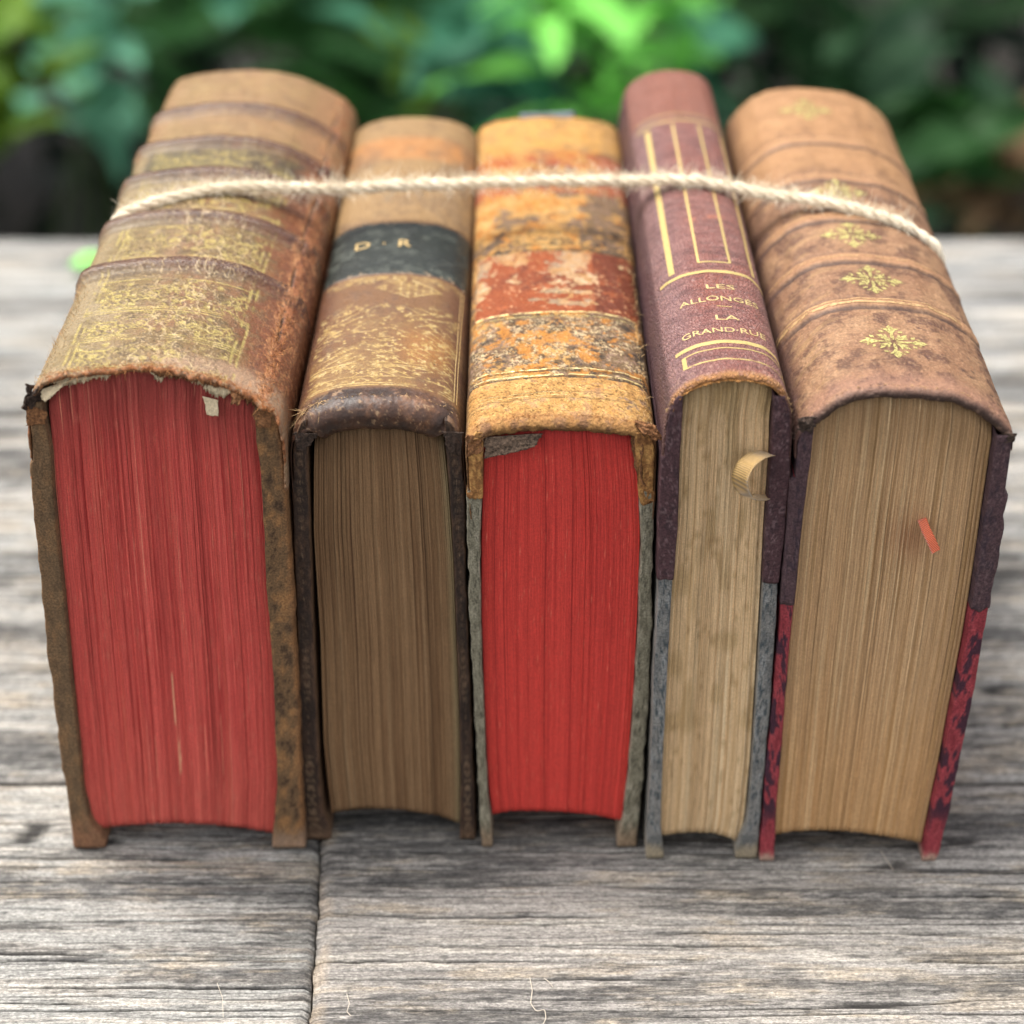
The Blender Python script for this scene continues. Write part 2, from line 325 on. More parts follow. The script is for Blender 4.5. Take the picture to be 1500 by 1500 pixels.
class Spine:
    """Leather back of a book: cross-section along the arc, swept along the book, with a turned-in lip at the near end."""
    def __init__(s, root, prof_px, yf, L, T, rs, paint, mat, N=300, M=430, sig=22, dx=0.0, Tside=0.06, tint=(1, 1, 1), ragged=0.0):
        s.yf, s.L, s.dx = yf, L, dx
        P, arc = resample(poly_xz(prof_px, yf), N, sig)
        ic = int(np.argmax(P[:, 1])); u = arc-arc[ic]; s.u = u
        tg = np.gradient(P, axis=0); tg /= np.linalg.norm(tg, axis=1)[:, None]; nr = np.stack([-tg[:, 1], tg[:, 0]], 1)
        if nr[ic, 1] < 0: nr = -nr
        flat = ss(0.15, 0.75, nr[:, 1])                      # 1 on the top of the back, 0 on its sides
        T_t = Tside + (T-Tside)*flat
        NA = 16 if T < 0.3 else 44; a = np.linspace(0, math.pi, NA); ln = math.pi*math.sqrt((rs*rs+T*T/4)/2)
        seq = [(0.9, 1.0, -1.6)] + [(rs*(1-math.sin(x)), (1+math.cos(x))/2, None) for x in a]
        d0, d1 = 47.5, 47.5+0.853*L
        sv = 1/np.linspace(1/(d0+0.853*rs), 1/d1, M); sv = (sv-d0)/0.853
        S = np.array([q[0] for q in seq] + list(sv[1:]) + [L+0.02, L-0.3]); OFF = np.array([q[1] for q in seq] + [0]*(M-1) + [0.5, 1.0])
        LIP = np.array([1.0]+[0.5*(1+math.cos(x)) for x in a] + [0]*(M-1) + [0, 0])
        SP = np.array([rs-ln-0.3]+[rs-ln*(1-x/math.pi) for x in a] + list(sv[1:]) + [L, L])
        U = np.broadcast_to(u[None, :], (len(S), N)); SS = np.broadcast_to(SP[:, None], (len(S), N)); LL = np.broadcast_to(LIP[:, None], U.shape)
        r = paint(U, SS, LL, flat[None, :])
        r['col'] = np.broadcast_to(r['col'], U.shape+(3,))*np.array(tint)
        disp = r.get('disp', 0)*np.ones(U.shape)
        off = OFF[:, None]*T_t[None, :]
        Sg = np.broadcast_to(S[:, None], U.shape) + 0.0
        if ragged is not None and 'rag' in r: Sg = Sg + r['rag']*(1-ss(0.0, 1.6, np.broadcast_to(S[:, None], U.shape)))
        px = P[None, :, 0] + nr[None, :, 0]*(disp-off) + dx*Sg/L
        pz = P[None, :, 1] + nr[None, :, 1]*(disp-off)
        s.G = np.stack([px, yf+Sg, pz], -1); s.S = S; s.nr = nr; s.j0 = NA+1-1
        par = np.stack([r['rough']*np.ones(U.shape), r.get('metal', 0)*np.ones(U.shape), r.get('bump', 1.0)*np.ones(U.shape)], -1)
        q = grid_quads(len(S), N)[:, ::-1]
        pc = r.get('piece'); pc = np.zeros(U.shape, int) if pc is None else pc.astype(int)
        fp = pc.ravel()[q].max(1)
        def sub(name, sel, parent):
            ids, inv = np.unique(q[sel], return_inverse=True)
            return mesh_np(name, s.G.reshape(-1, 3)[ids], inv.reshape(-1, 4), None, mat, parent, col=np.broadcast_to(r['col'], U.shape+(3,)).reshape(-1, 3)[ids], par=par.reshape(-1, 3)[ids])
        s.o = sub('spine', fp == 0, root)
        for k in np.unique(fp):
            if k: sub(r['names'][k], fp == k, s.o)
        s.root = s.o
    def at(s, u, sc, lift=0.0):                              # point of the outer surface at arc u (from the crown) and distance sc from the near end
        u = np.asarray(u, float); sc = np.asarray(sc, float)
        G = s.G[s.j0:-2]; Sv = s.S[s.j0:-2]
        fu = np.interp(u, s.u, np.arange(len(s.u))); fs = np.interp(sc, Sv, np.arange(len(Sv)))
        iu = np.clip(fu.astype(int), 0, len(s.u)-2); js = np.clip(fs.astype(int), 0, len(Sv)-2); a = (fu-iu)[..., None]; b = (fs-js)[..., None]
        p = (G[js, iu]*(1-a)+G[js, iu+1]*a)*(1-b) + (G[js+1, iu]*(1-a)+G[js+1, iu+1]*a)*b
        n = s.nr[iu]; p = p + np.stack([n[..., 0], 0*n[..., 0], n[..., 1]], -1)*lift
        return p
    def line(s, acc, pts, w, lift=0.006, step=0.06):         # a thin gilt strip along (u, s) points
        pts = np.asarray(pts, float); d = np.concatenate([[0], np.cumsum(np.linalg.norm(np.diff(pts, axis=0), axis=1))])
        n = max(2, int(d[-1]/step)); tt = np.linspace(0, d[-1], n); p = np.stack([np.interp(tt, d, pts[:, k]) for k in (0, 1)], 1)
        tg = np.gradient(p, axis=0); tg /= np.linalg.norm(tg, axis=1)[:, None]+1e-9; nn = np.stack([-tg[:, 1], tg[:, 0]], 1)
        w = np.broadcast_to(w, (n,))[:, None]
        e = [p+nn*w*k for k in (-0.5, 0, 0.5)]
        V = np.stack([s.at(q[:, 0], q[:, 1], lift) for q in e], 1)
        acc.add(V.reshape(-1, 3), grid_quads(n, 3))
    def rule(s, mat, pts, w, lift=0.006):
        a = Acc(); s.line(a, pts, w, lift); return a.build('gilt_rule', mat, s.o)
    def shape(s, acc, uv, tris, lift=0.006):
        uv = np.asarray(uv, float); acc.add(s.at(uv[:, 0], uv[:, 1], lift), None, tris)
def text_tris(txt, size):
    cu = bpy.data.curves.new('text', 'FONT'); cu.body = txt; cu.size = size; cu.align_x = 'CENTER'; cu.resolution_u = 3; cu.offset = size*0.008
    ob = bpy.data.objects.new('text', cu); COL.objects.link(ob); dg = bpy.context.evaluated_depsgraph_get()
    me = ob.evaluated_get(dg).to_mesh(); me.calc_loop_triangles()
    v = np.array([x.co[:2] for x in me.vertices]); t = np.array([x.vertices[:] for x in me.loop_triangles])
    ob.evaluated_get(dg).to_mesh_clear(); bpy.data.objects.remove(ob); bpy.data.curves.remove(cu)
    return v, t

def pages(root, left, right, top, bot, yf, L, color_fn, mat, n=280, m=70, rec=0.28, relief=0.025, seed=0, groove=0.12):
    Lp, Rp = poly_xz(left, yf), poly_xz(right, yf); T, B = poly_xz(top, yf), poly_xz(bot, yf)
    Lp = Lp[np.argsort(Lp[:, 1])]; Rp = Rp[np.argsort(Rp[:, 1])]; T = T[np.argsort(T[:, 0])]; B = B[np.argsort(B[:, 0])]
    sm = lambda A: resample(A, 160, 14)[0]
    Lp, Rp, T, B = sm(Lp), sm(Rp), sm(T), sm(B)
    c = np.linspace(0, 1, n)
    xt = T[0, 0] + (T[-1, 0]-T[0, 0])*c; zt = np.interp(xt, T[:, 0], T[:, 1]); xb = B[0, 0]+(B[-1, 0]-B[0, 0])*c; zb = np.interp(xb, B[:, 0], B[:, 1])
    v = np.linspace(0, 1, m)[:, None]
    rr = np.random.default_rng(seed)
    zb = zb + 0.018*rr.normal(size=n)                                       # leaf ends are not quite level
    Z = zb + v*(zt-zb); XL = np.interp(Z, Lp[:, 1], Lp[:, 0]); XR = np.interp(Z, Rp[:, 1], Rp[:, 0])
    Cc = np.broadcast_to(c, Z.shape) + 0.0022*vn(v*5+0*c, c*140, seed+3)*(c*(1-c)*4)
    X = XL + (XR-XL)*Cc
    colj = rr.normal(size=n); sig = np.cumsum(rr.normal(size=n))*0.12; sig -= np.linspace(sig[0], sig[-1], n)
    gr = (rr.random(n) < groove)*rr.random(n)
    gr = gr[None, :]*ss(-0.6, 0.3, vn(v*2.2+0*c, c*300, seed+9))
    Y = yf + rec + relief*(0.45*colj + 0.25*np.clip(sig, -1, 1)) + 0.11*gr + 0.02*fbm(X*0.8, Z*0.4, 3, seed)
    Y = Y + 0.25*ss(0.965, 1.0, v)**2
    col = color_fn(Cc, np.broadcast_to(v, Z.shape), X, Z)*1.52
    fl = fbm(c*170+0*v, v*1.2, 3, seed+50); col = col*1.05*(1+0.10*fl[..., None])*(1+0.05*colj[None, :, None]) * (1-0.5*gr[..., None])
    front = np.stack([X, Y, Z], -1).reshape(-1, 3)
    per = np.concatenate([np.arange(n), np.arange(1, m)*n+n-1, (m-1)*n+np.arange(n-2, -1, -1), np.arange(m-2, 0, -1)*n])
    back = front[per].copy(); back[:, 1] = yf+L-rec; back[:, 0] += DX.get(root.name, 0.0); back[:, 2] -= 0.18*ss(0.8, 1.0, np.broadcast_to(v, Z.shape).ravel()[per])
    N = n*m; P = len(per); j = np.arange(P); j2 = (j+1) % P
    q = np.vstack([grid_quads(m, n), np.stack([per[j], N+j, N+j2, per[j2]], -1)])
    colall = np.vstack([col.reshape(-1, 3), col.reshape(-1, 3)[per]])
    par = np.stack([Cc*(XR-XL).mean()*0.15, Z*0.15, 0*Z], -1).reshape(-1, 3); par = np.vstack([par, par[per]])
    return mesh_np('page_block', np.vstack([front, back]), q, None, mat, root, col=colall, par=par, ngons=[N+j[::-1]])

def board(root, outer, inner, yf, L, paint, mat, name='cover_board', z0=None, z1=None, out=0.0, rows=130, seed=0, rough_edge=0.02, cut=None, rc=0.10, sp=None, rise=0.0):
    O, I = poly_xz(outer, yf), poly_xz(inner, yf); O = O[np.argsort(O[:, 1])]; I = I[np.argsort(I[:, 1])]
    za = max(0.02, 0.0) if z0 is None else z0; zb_ = (max(O[-1, 1], I[-1, 1]) if z1 is None else z1) + rise
    O, I = resample(O, 150, 10)[0], resample(I, 150, 10)[0]
    z = np.linspace(za, zb_, rows)
    xo = np.interp(z, O[:, 1], O[:, 0]); xi = np.interp(z, I[:, 1], I[:, 0]); sg = np.sign((xo-xi).mean())
    xo = xo + sg*(out + rough_edge*fbm(z*2.3, 0*z, 4, seed)); xi = xi - sg*(out*0.6 + rough_edge*0.6*fbm(z*2.1, 0*z+5, 4, seed+1))
    if sp is not None:                                          # stay inside the leather of the back
        row = sp.G[sp.j0+2]; ic = int(np.argmax(row[:, 2])); br = row[:ic+1] if sg < 0 else row[ic:][::-1]
        lim = np.interp(z, br[:, 2], br[:, 0]) - sg*(0.07-out)
        k_ = z > z.max()-1.6
        xo = np.where(k_, np.where(sg > 0, np.minimum(xo, lim), np.maximum(xo, lim)), xo); xi = np.where(sg*(xo-xi) < 0.02, xo-sg*0.02, xi)
    # cross-section from inner back over the front edge to outer back
    K = 18
    w = [0, 0, 0]; y = [L, 2.0, 0.5]
    a = np.linspace(0, math.pi/2, 5)
    w += list(rc*(1-np.cos(a))*0.9); y += list(rc*(1-np.sin(a)))
    w += list(np.linspace(0.2, 0.8, 9)); y += [0]*9
    w += list(1-rc*(1-np.cos(a[::-1]))*0.9); y += list(rc*(1-np.sin(a[::-1])))
    w += [1, 1, 1]; y += [0.5, 2.0, L]
    w = np.array(w); y = np.array(y)*1.0
    W = np.broadcast_to(w, (rows, len(w))); Yl = np.broadcast_to(y, W.shape); Zg = np.broadcast_to(z[:, None], W.shape).copy()
    if cut is not None:                                        # ragged lower edge of a leather covering
        f = np.linspace(1, 0, rows)[:, None]**3
        Zg = Zg + f*cut*(fbm(W*4+3, Yl*0.8+2, 3, seed+31))
    X = xi[:, None] + (xo-xi)[:, None]*W
    nz = fbm(W*3.1+seed, Zg*3.0, 4, seed+2)
    Y = yf + Yl - out + (0.02*nz)*(Yl < 1)
    col, rough = paint(W, Zg, Yl)
    par = np.stack([rough*np.ones(W.shape), 0*W, np.ones(W.shape)], -1)
    rt = root if root.parent is None else root.parent
    X = X + DX.get(rt.name, 0.0)*np.clip(Yl, 0, L)/L
    V = np.stack([X, Y, Zg], -1).reshape(-1, 3); k = len(w)
    q = grid_quads(rows, k, True); e = np.arange(k)
    if sg > 0: pass
    return mesh_np(name, V, q, None, mat, root, col=col, par=par, ngons=[e[::-1], (rows-1)*k+e])

def flap(root, name, P, mat, nu=14, nv=8, amp=0.03, seed=0, thick=0.03, col=None):
    nu, nv = int(nu*2), int(nv*2)
    """A torn scrap: a bilinear patch of four corners with a ragged edge, curled, with real thickness. P = 4 corners (cm)."""
    P = np.asarray(P, float); a = np.linspace(0, 1, nu)[None, :, None]; b = np.linspace(0, 1, nv)[:, None, None]
    V = (P[0]*(1-a)+P[1]*a)*(1-b) + (P[3]*(1-a)+P[2]*a)*b
    rr = np.random.default_rng(seed)
    aa = np.broadcast_to(a[..., 0], (nv, nu)); bb = np.broadcast_to(b[..., 0], (nv, nu))
    ed = ((aa == 0) | (aa == 1) | (bb == 1))
    nrm = np.cross(P[1]-P[0], P[3]-P[0]); nrm /= np.linalg.norm(nrm)
    inpl = np.stack([fbm(aa*4+k*7, bb*4+seed, 4, seed+k, 0.7) for k in range(3)], -1)*amp*2.2*ed[..., None]
    V = V + inpl + nrm*(amp*2.0*fbm(aa*2.5, bb*2.5, 3, seed))[..., None]
    V2 = V - nrm*thick; N = nu*nv
    per = np.concatenate([np.arange(nu), np.arange(1, nv)*nu+nu-1, (nv-1)*nu+np.arange(nu-2, -1, -1), np.arange(nv-2, 0, -1)*nu]); p2 = np.roll(per, -1)
    q = np.vstack([grid_quads(nv, nu), grid_quads(nv, nu)[:, ::-1]+N, np.stack([per, per+N, p2+N, p2], -1)])
    return mesh_np(name, np.vstack([V.reshape(-1, 3), V2.reshape(-1, 3)]), q, None, mat, root)

# ------------------------------------------------------------------ shared materials
M_SP1 = attr_mat('cracked gilt calf', 2400, 0.70, 1.28, 1300, 0.00034, spec=0.42)
M_SP2 = attr_mat('polished brown calf', 2600, 0.76, 1.2, 1500, 0.00012, spec=0.42)
M_SP3 = attr_mat('flaking ochre leather', 2200, 0.68, 1.28, 1500, 0.00035, spec=0.2)
M_SP4 = attr_mat('pebbled plum morocco', 3000, 0.85, 1.15, 2400, 0.00020, pebble=1150, spec=0.4)
M_SP5 = attr_mat('rubbed tan leather', 1900, 0.76, 1.22, 1300, 0.00030, spec=0.32)
M_BOARD = attr_mat('board covering', 1900, 0.6, 1.34, 1300, 0.00035, spec=0.25)
M_PAGE = page_mat('page edges', (1, 1, 1))
M_GILT = gilt_mat('worn gilt', C(214, 188, 96), 0.40, 900)
M_GILT_PALE = gilt_mat('pale gilt', C(232, 200, 140), 0.38, 900)
M_GILT_BRIGHT = gilt_mat('bright gilt', C(216, 202, 128), 0.46, 1300)
M_TORN = flat_mat('torn leather underside', C(152, 104, 66), 0.95, 1800, 0.45, 1.35, 0.0006)
M_DARKTORN = flat_mat('dark torn leather', C(72, 56, 46), 0.9, 1600, 0.35, 1.6, 0.0006)
M_PAPER = flat_mat('torn cream paper', C(252, 230, 190), 0.9, 1500, 0.75, 1.12, 0.0004)
M_FIB_OR = flat_mat('orange leather fibre', C(184, 124, 74), 0.9, 800, 0.6, 1.3, 0)
M_FIB_TAN = flat_mat('tan leather fibre', C(196, 160, 112), 0.9, 800, 0.6, 1.3, 0)
M_FIB_DK = flat_mat('dark leather fibre', C(110, 86, 76), 0.9, 800, 0.6, 1.4, 0)
GROUP = 'old leather bound books tied in a row'
def lip_fibres(sp, mat, n, u0, u1, length=0.18, s0=0.0, s1=0.2, down=True, seed=0, name='frayed_fibre', width=0.010):
    rr = np.random.default_rng(seed); u = rr.uniform(u0, u1, n); s_ = rr.uniform(s0, s1, n)
    root = sp.at(u, s_, 0.0); 
    d = rr.normal(size=(n, 3))*0.7 + np.array([0, -0.8 if down else 0, -0.5 if down else 0.25])
    a = Acc(); hairs(a, root, d, length, width, 0.7, rr); o = a.build(name, mat, sp.root); o['kind'] = 'stuff'; return o
def project(p):
    d = np.asarray(p, float) - CAM; z = d@FW
    return np.stack([750 + F_PX*d[..., 0]/z, 750 - F_PX*(d@UP)/z], -1)
def u_at(sp, px, sc):                      # arc coordinate of a traced feature
    uu = np.linspace(-3.2, 3.2, 260); p = project(sp.at(uu, np.full(260, sc)))
    ok = sp.at(uu, np.full(260, sc))[:, 2] > sp.G[sp.j0, :, 2].max()-1.1
    pk = p[ok, 0]; i0, i1 = int(np.argmin(pk)), int(np.argmax(pk)); return float(np.interp(px, pk[i0:i1+1], uu[ok][i0:i1+1]))
def near_pts(X, Y, pts):
    d = np.full(X.shape, 9.0)
    for a, b in pts: d = np.minimum(d, (X-a)**2+(Y-b)**2)
    return np.sqrt(d)
def spiral(cx, cy, r0, r1, a0, turns, n=34):
    t = np.linspace(0, 1, n); r = r0+(r1-r0)*t; a = a0+turns*2*math.pi*t
    return list(zip(cx+r*np.cos(a), cy+r*np.sin(a)))
def seg(x0, y0, x1, y1, n=10, bow=0.0):
    t = np.linspace(0, 1, n); b = np.sin(t*math.pi)*bow
    return list(zip(x0+(x1-x0)*t - (y1-y0)*b, y0+(y1-y0)*t + (x1-x0)*b))
SCROLL = (spiral(0.50, 0.70, 0.06, 0.40, 0.3, 1.5) + spiral(1.28, 0.62, 0.05, 0.34, 2.2, -1.4) + seg(0.05, 0.1, 0.9, 0.35, 16, 0.25)
          + seg(0.85, 0.95, 1.8, 1.2, 16, -0.25) + seg(0.05, 0.75, 0.05, 1.3, 8) + seg(1.6, 0.3, 1.85, 0.85, 9, 0.3)
          + seg(0.3, 1.2, 0.75, 1.32, 8, 0.2) + seg(1.0, 0.1, 1.6, 0.12, 9, 0.25) + seg(0.62, 0.55, 0.9, 0.75, 6, 0.3))
LEAFS = [(0.12, 0.35), (0.25, 1.05), (0.92, 0.6), (0.9, 0.2), (1.65, 0.5), (1.7, 1.0), (1.1, 1.15), (0.5, 0.7), (1.28, 0.62), (0.0, 0.9)]

# ================================================================== book 1: fat book with red edges and a cracked gilt back
Y1 = 42.3
b1 = thing('old_book', 'thickest old book at the left end, cracked gilt spine and dull red page edges', 'book', (-8.3, Y1, 0), GROUP)
BANDS1 = [5.45, 8.38, 11.25, 13.5, 16.1]
def paint1(u, s, lip, flat):
    n1 = fbm(u*0.9, s*0.7, 4, 3); n2 = fbm(u*3.1, s*2.6, 5, 8, 0.65); n3 = fbm(u*9, s*9, 4, 14, 0.7); n4 = fbm(u*2.0, s*16, 3, 19); n6 = fbm(u*18, s*18, 3, 27, 0.7)
    disp = 0.02*n1 + 0.010*n2 + 0.006*n3
    onb = 0*u; edge_far = 0*u; edge_near = 0*u; piece = 0*u
    for b in BANDS1:
        w = 0.40 if b < 9 else 0.36
        prof = np.exp(-((s-b-0.03*n1)/(w*0.62))**4)
        disp = disp + 0.19*prof*(0.35+0.65*flat); onb = np.maximum(onb, prof); piece = np.maximum(piece, (np.abs(s-b) < w*0.95)*(flat > 0.25)*1.0)
        edge_far = np.maximum(edge_far, band(s, b+0.38, 0.13, 0.12)); edge_near = np.maximum(edge_near, band(s, b-0.42, 0.10, 0.10))
    col = np.broadcast_to(C(138, 100, 68), u.shape+(3,)).copy()
    col = mix(col, C(166, 150, 118), 0.85*ss(0.4, -1.8, u+0.5*n1))
    col = mix(col, C(126, 74, 46), ss(1.4, 2.3, u+0.35*n1+0.25*n2))
    col = mix(col, C(92, 58, 44), 0.65*ss(0.0, 0.5, n2+0.4*n3)*ss(0.2, 2.0, u))
    dull = ss(1.5, 0.5, s+0.5*n1)*ss(-0.4, 0.8, u)
    col = mix(col, C(188, 158, 132), 0.8*dull)
    far = ss(13.2, 14.4, s)
    col = mix(col, C(172, 136, 98), far*0.75)
    lab = band(s, 12.3, 0.85, 0.12)*band(u, 0.2, 2.2, 0.15); col = mix(col, C(150, 112, 78), 0.6*far*ss(0.0, 0.35, n2+0.3*n3)); col = mix(col, C(66, 60, 46), 0.88*lab*ss(-0.7, 0.0, n2+0.2))
    gold = 0*u; shade = 0*u; uc = 0.15; x = np.abs(u-uc)
    rows1 = [(0.15, 1.50), (1.62, 2.95), (3.08, 4.70), (6.0, 7.85), (9.0, 10.7), (12.0, 13.0), (14.2, 15.6), (16.9, 19.2)]
    for (a, b) in rows1:
        m = (s > a-0.2) & (s < b+0.2) & (x < 2.3)
        if not m.any(): continue
        yy = (s[m]-a)/(b-a)*1.42; xx = x[m] + 0.05*n2[m]
        d = near_pts(xx, yy, SCROLL); dl = near_pts(xx, yy, LEAFS); d2 = near_pts(xx+0.03, yy-0.035, SCROLL)
        g = np.maximum(1-ss(0.016, 0.046, d+0.02*n3[m]), 0.9*(1-ss(0.05, 0.11, dl+0.06*n3[m])))
        vein = np.abs(((xx*5.2 + np.sin(yy*6)*1.1) % 1)-0.5); g = np.maximum(g, 0.75*(1-ss(0.05, 0.14, vein))*(d < 0.16)*(vn(xx*3, yy*3, 60) > -0.1))
        sh = np.maximum(1-ss(0.02, 0.06, d2), 0)*(g < 0.4)  # dark offset of the scrolls, a shadow painted beside the gilt
        inn = (xx < 1.75)*(yy > 0.05)*(yy < 1.4)
        gold[m] = np.maximum(gold[m], g*inn); shade[m] = np.maximum(shade[m], sh*inn)
        for y0 in (a-0.04, a+0.05, b-0.02):
            gold[m] = np.maximum(gold[m], (1-ss(0.012, 0.034, np.abs(s[m]-y0+0.02*n1[m])))*(xx < 1.95))
    for x0 in (1.80, 1.96): gold = np.maximum(gold, (1-ss(0.015, 0.045, np.abs(x-x0+0.05*n1+0.02*n2)))*(1-onb)*ss(-0.35, 0.05, n2+0.4*n1))
    wear = ss(-0.42, 0.10, fbm(u*1.7, s*1.5, 4, 41, 0.6) + 0.25*n3 - 0.04 + 0.15*ss(-0.4, -1.6, u) - 0.35*dull)
    goldbg = band(u+0.45*n1+0.30*n2, 0.25, 2.1, 0.35)*(1-onb)*ss(-0.35, 0.35, n1+0.7*n2+0.25*n3+0.08)*(1-0.75*far)*(1-0.9*dull)*(1-lab)
    col = mix(col, C(128, 108, 64), 0.75*goldbg)
    col = mix(col, C(78, 58, 38), 0.65*ss(0.05, 0.35, 0.6*n3+0.6*n2)*band(u, 0.1, 1.95, 0.2)*(1-onb)*(1-0.6*dull)*(1-far*0.6))
    gm = np.clip(gold*wear, 0, 1)*(1-0.75*far)
    col = mix(col, C(82, 62, 40), 0.6*shade*(1-far)); col = mix(col, C(212, 194, 120), 0.82*gm); disp = disp - 0.012*gm - 0.006*shade
    col = mix(col, C(98, 66, 54), 0.92*onb); col = mix(col, C(70, 48, 40), 0.5*onb*ss(0.0, 0.4, n2)); col = mix(col, C(178, 110, 72), 0.7*edge_far*ss(-0.25, 0.3, n2+n3+0.1)); col = mix(col, C(84, 66, 50), 0.6*edge_near*ss(-0.5, 0.2, n2+0.2))
    zone = ss(2.2, 0.2, np.abs(u-0.55+0.3*n1)); fa, fb = worley(u*2.6+0.5*n2+0.1*n3, s*1.9+0.4*n1+0.1*n3, 5); fa2, fb2 = worley(u*5.2+0.3*n3, s*3.6+0.3*n2, 6)
    e1_ = fb-fa; e2_ = fb2-fa2
    brk = ss(-0.25, 0.1, n3+0.5*n2); ck = np.maximum((1-ss(0.008, 0.055, e1_))*zone*brk, 0.75*(1-ss(0.01, 0.065, e2_))*ss(2.6, 0.8, np.abs(u-0.4))*ss(-0.2, 0.2, n1+0.3*n3+0.1)*brk)
    ckd = np.clip(np.maximum(band(e1_, 0.13, 0.05, 0.04)*zone, 0), 0, 1)
    long_ = 0*u
    for k, u0 in enumerate((0.35, 0.62, 0.95, -0.25)):
        long_ = np.maximum(long_, 0.75*(1-ss(0.006, 0.030, np.abs(u-u0-0.16*vn(s*0.9, 0*s, 90+k)-0.10*vn(s*4, 0*s, 95+k)-0.07*n3)))*ss(-0.15, 0.2, vn(s*2.1, 0*s+k, 99)+0.2*ss(9, 4, s)))
    ck = np.clip(np.maximum(ck*0.85, long_), 0, 1)*(1-0.6*ss(9.5, 13, s))
    col = mix(col, C(84, 62, 44), 0.45*ckd*(1-far)); col = mix(col, C(220, 196, 154), 0.85*ck); disp = disp + 0.022*ck + 0.012*ss(0.0, 0.3, e1_)*zone
    scr = (1-ss(0.0, 0.07, np.abs(n4)))*ss(0.2, 0.9, n1+0.5); col = mix(col, C(206, 176, 128), 0.35*scr)
    chaf = ss(0.10, 0.42, n2*0.8+n3*0.5+0.30*band(u, 3.0, 0.40, 0.35)-0.06)*ss(2.5, 2.95, u); col = mix(col, C(182, 116, 72), 0.8*chaf); disp = disp - 0.015*chaf
    fibj = (1-ss(0.02, 0.10, np.abs(fbm(u*7, s*2.2, 3, 61))))*ss(2.1, 2.7, u); col = mix(col, C(206, 148, 98), 0.6*fibj)
    spl = (1-ss(0.015, 0.06, np.abs(u-2.88-0.05*vn(s*1.3, 0*s, 63)-0.04*n3)))*ss(-0.3, 0.2, vn(s*0.8, 0*s, 64)+0.15); col = mix(col, C(58, 38, 28), 0.85*spl); disp = disp-0.04*spl
    hl = (1-ss(0.02, 0.09, np.abs(u-2.80-0.05*vn(s*1.3, 0*s, 63)-0.06*n3))); col = mix(col, C(214, 158, 108), 0.6*hl*ss(-0.2, 0.3, n3))
    pit = ss(0.32, 0.5, n3+0.3*n2)*band(u, 2.95, 0.3, 0.25)*ss(-0.2, 0.2, n1+0.1); col = mix(col, C(66, 44, 32), 0.85*pit); disp = disp-0.03*pit
    chl = ss(0.1, 0.5, n2+0.1)*ss(-2.1, -2.6, u); col = mix(col, C(190, 140, 94), 0.7*chl)
    le = ss(0.30, 0.06, s+0.22*n2+0.12*n3); col = mix(col, C(178, 108, 58), 0.9*le*ss(-0.4, 0.1, n3+n2)); col = mix(col, C(206, 180, 144), 0.7*le*ss(0.1, 0.35, n6+0.5*n3-n2)); col = mix(col, C(92, 60, 40), 0.7*le*ss(0.15, 0.4, n6))
    col = mix(col, C(150, 100, 62), lip*0.7); col = mix(col, C(96, 64, 42), 0.6*lip*ss(0.0, 0.3, n6))
    disp = disp*(1-0.8*le) + 0.012*le*n2 - 0.02*lip
    rough = 0.40 + 0.3*chaf + 0.35*le + 0.12*n2 - 0.20*onb - 0.06*gm - 0.10*ss(0, -1.5, u)
    rag = 0.34*fbm(u*1.3+2, 0*u, 6, 55, 0.7)*np.ones_like(s) - 0.06
    return dict(col=col, disp=disp*(0.3+0.7*flat), rough=rough, metal=0.25*gm, bump=1.0+0*u, rag=rag, piece=piece, names=['', 'raised_band'])
prof1 = [(44, 700), (41, 640), (38, 605), (45, 576), (60, 555), (96, 546), (150, 540), (205, 538), (260, 542), (315, 555), (360, 575), (392, 591), (411, 615), (418, 650), (421, 720)]
sp1 = Spine(b1, prof1, Y1, 19.35, 0.13, 0.10, paint1, M_SP1, sig=14, dx=0.50, tint=(0.84, 0.80, 0.74))
def red1(c, v, X, Z):
    col = np.broadcast_to(C(192, 80, 72), c.shape+(3,)).copy()
    a = fbm(c*75, v*1.3, 4, 70, 0.7); b = fbm(c*6, v*4, 4, 71)
    col = mix(col, C(164, 56, 52), ss(0.0, 0.6, a+0.4*b)); col = mix(col, C(196, 92, 78), 0.6*ss(0.1, 0.7, -a+0.3*b))
    col = mix(col, C(126, 60, 54), 0.65*ss(0.80, 1.0, v+0.06*b)); col = mix(col, C(198, 104, 88), 0.30*ss(0.3, 0.0, v))  # top: dirt plus painted shade of the overhang; bottom: painted bounce light
    scr = (vn(c*260, v*1.1, 72) > 0.72)*ss(0.1, 0.6, vn(c*90, v*5, 73)); col = mix(col, C(222, 150, 122), 0.7*scr)
    for (c0, v0, v1) in ((0.49, 0.24, 0.36), (0.50, 0.12, 0.20), (0.505, 0.158, 0.172)):
        col = mix(col, C(226, 178, 140), 0.7*(1-ss(0.002, 0.006, np.abs(c-c0+0.01*(v-0.3))))*(v > v0)*(v < v1))
    fine = ss(0.35, 0.8, vn(X*9, Z*9, 74))*ss(0.2, 0.5, vn(X*30, Z*30, 75)); col = mix(col, C(206, 120, 100), 0.35*fine)
    return col
pages(b1, [(66, 590), (72, 640), (78, 724), (86, 804), (96, 900), (104, 985), (116, 1100), (122, 1165), (131, 1225), (136, 1250)],
      [(378, 580), (374, 612), (381, 698), (386, 772), (390, 862), (397, 948), (400, 1000), (405, 1150), (401, 1235), (401, 1255)],
      [(66, 590), (80, 568), (100, 556), (144, 543), (205, 540), (270, 546), (320, 560), (352, 577), (376, 598)],
      [(132, 1226), (160, 1221), (200, 1218), (250, 1215), (300, 1217), (350, 1222), (400, 1231)], Y1, 19.3, red1, M_PAGE, n=460, seed=1, groove=0.04)
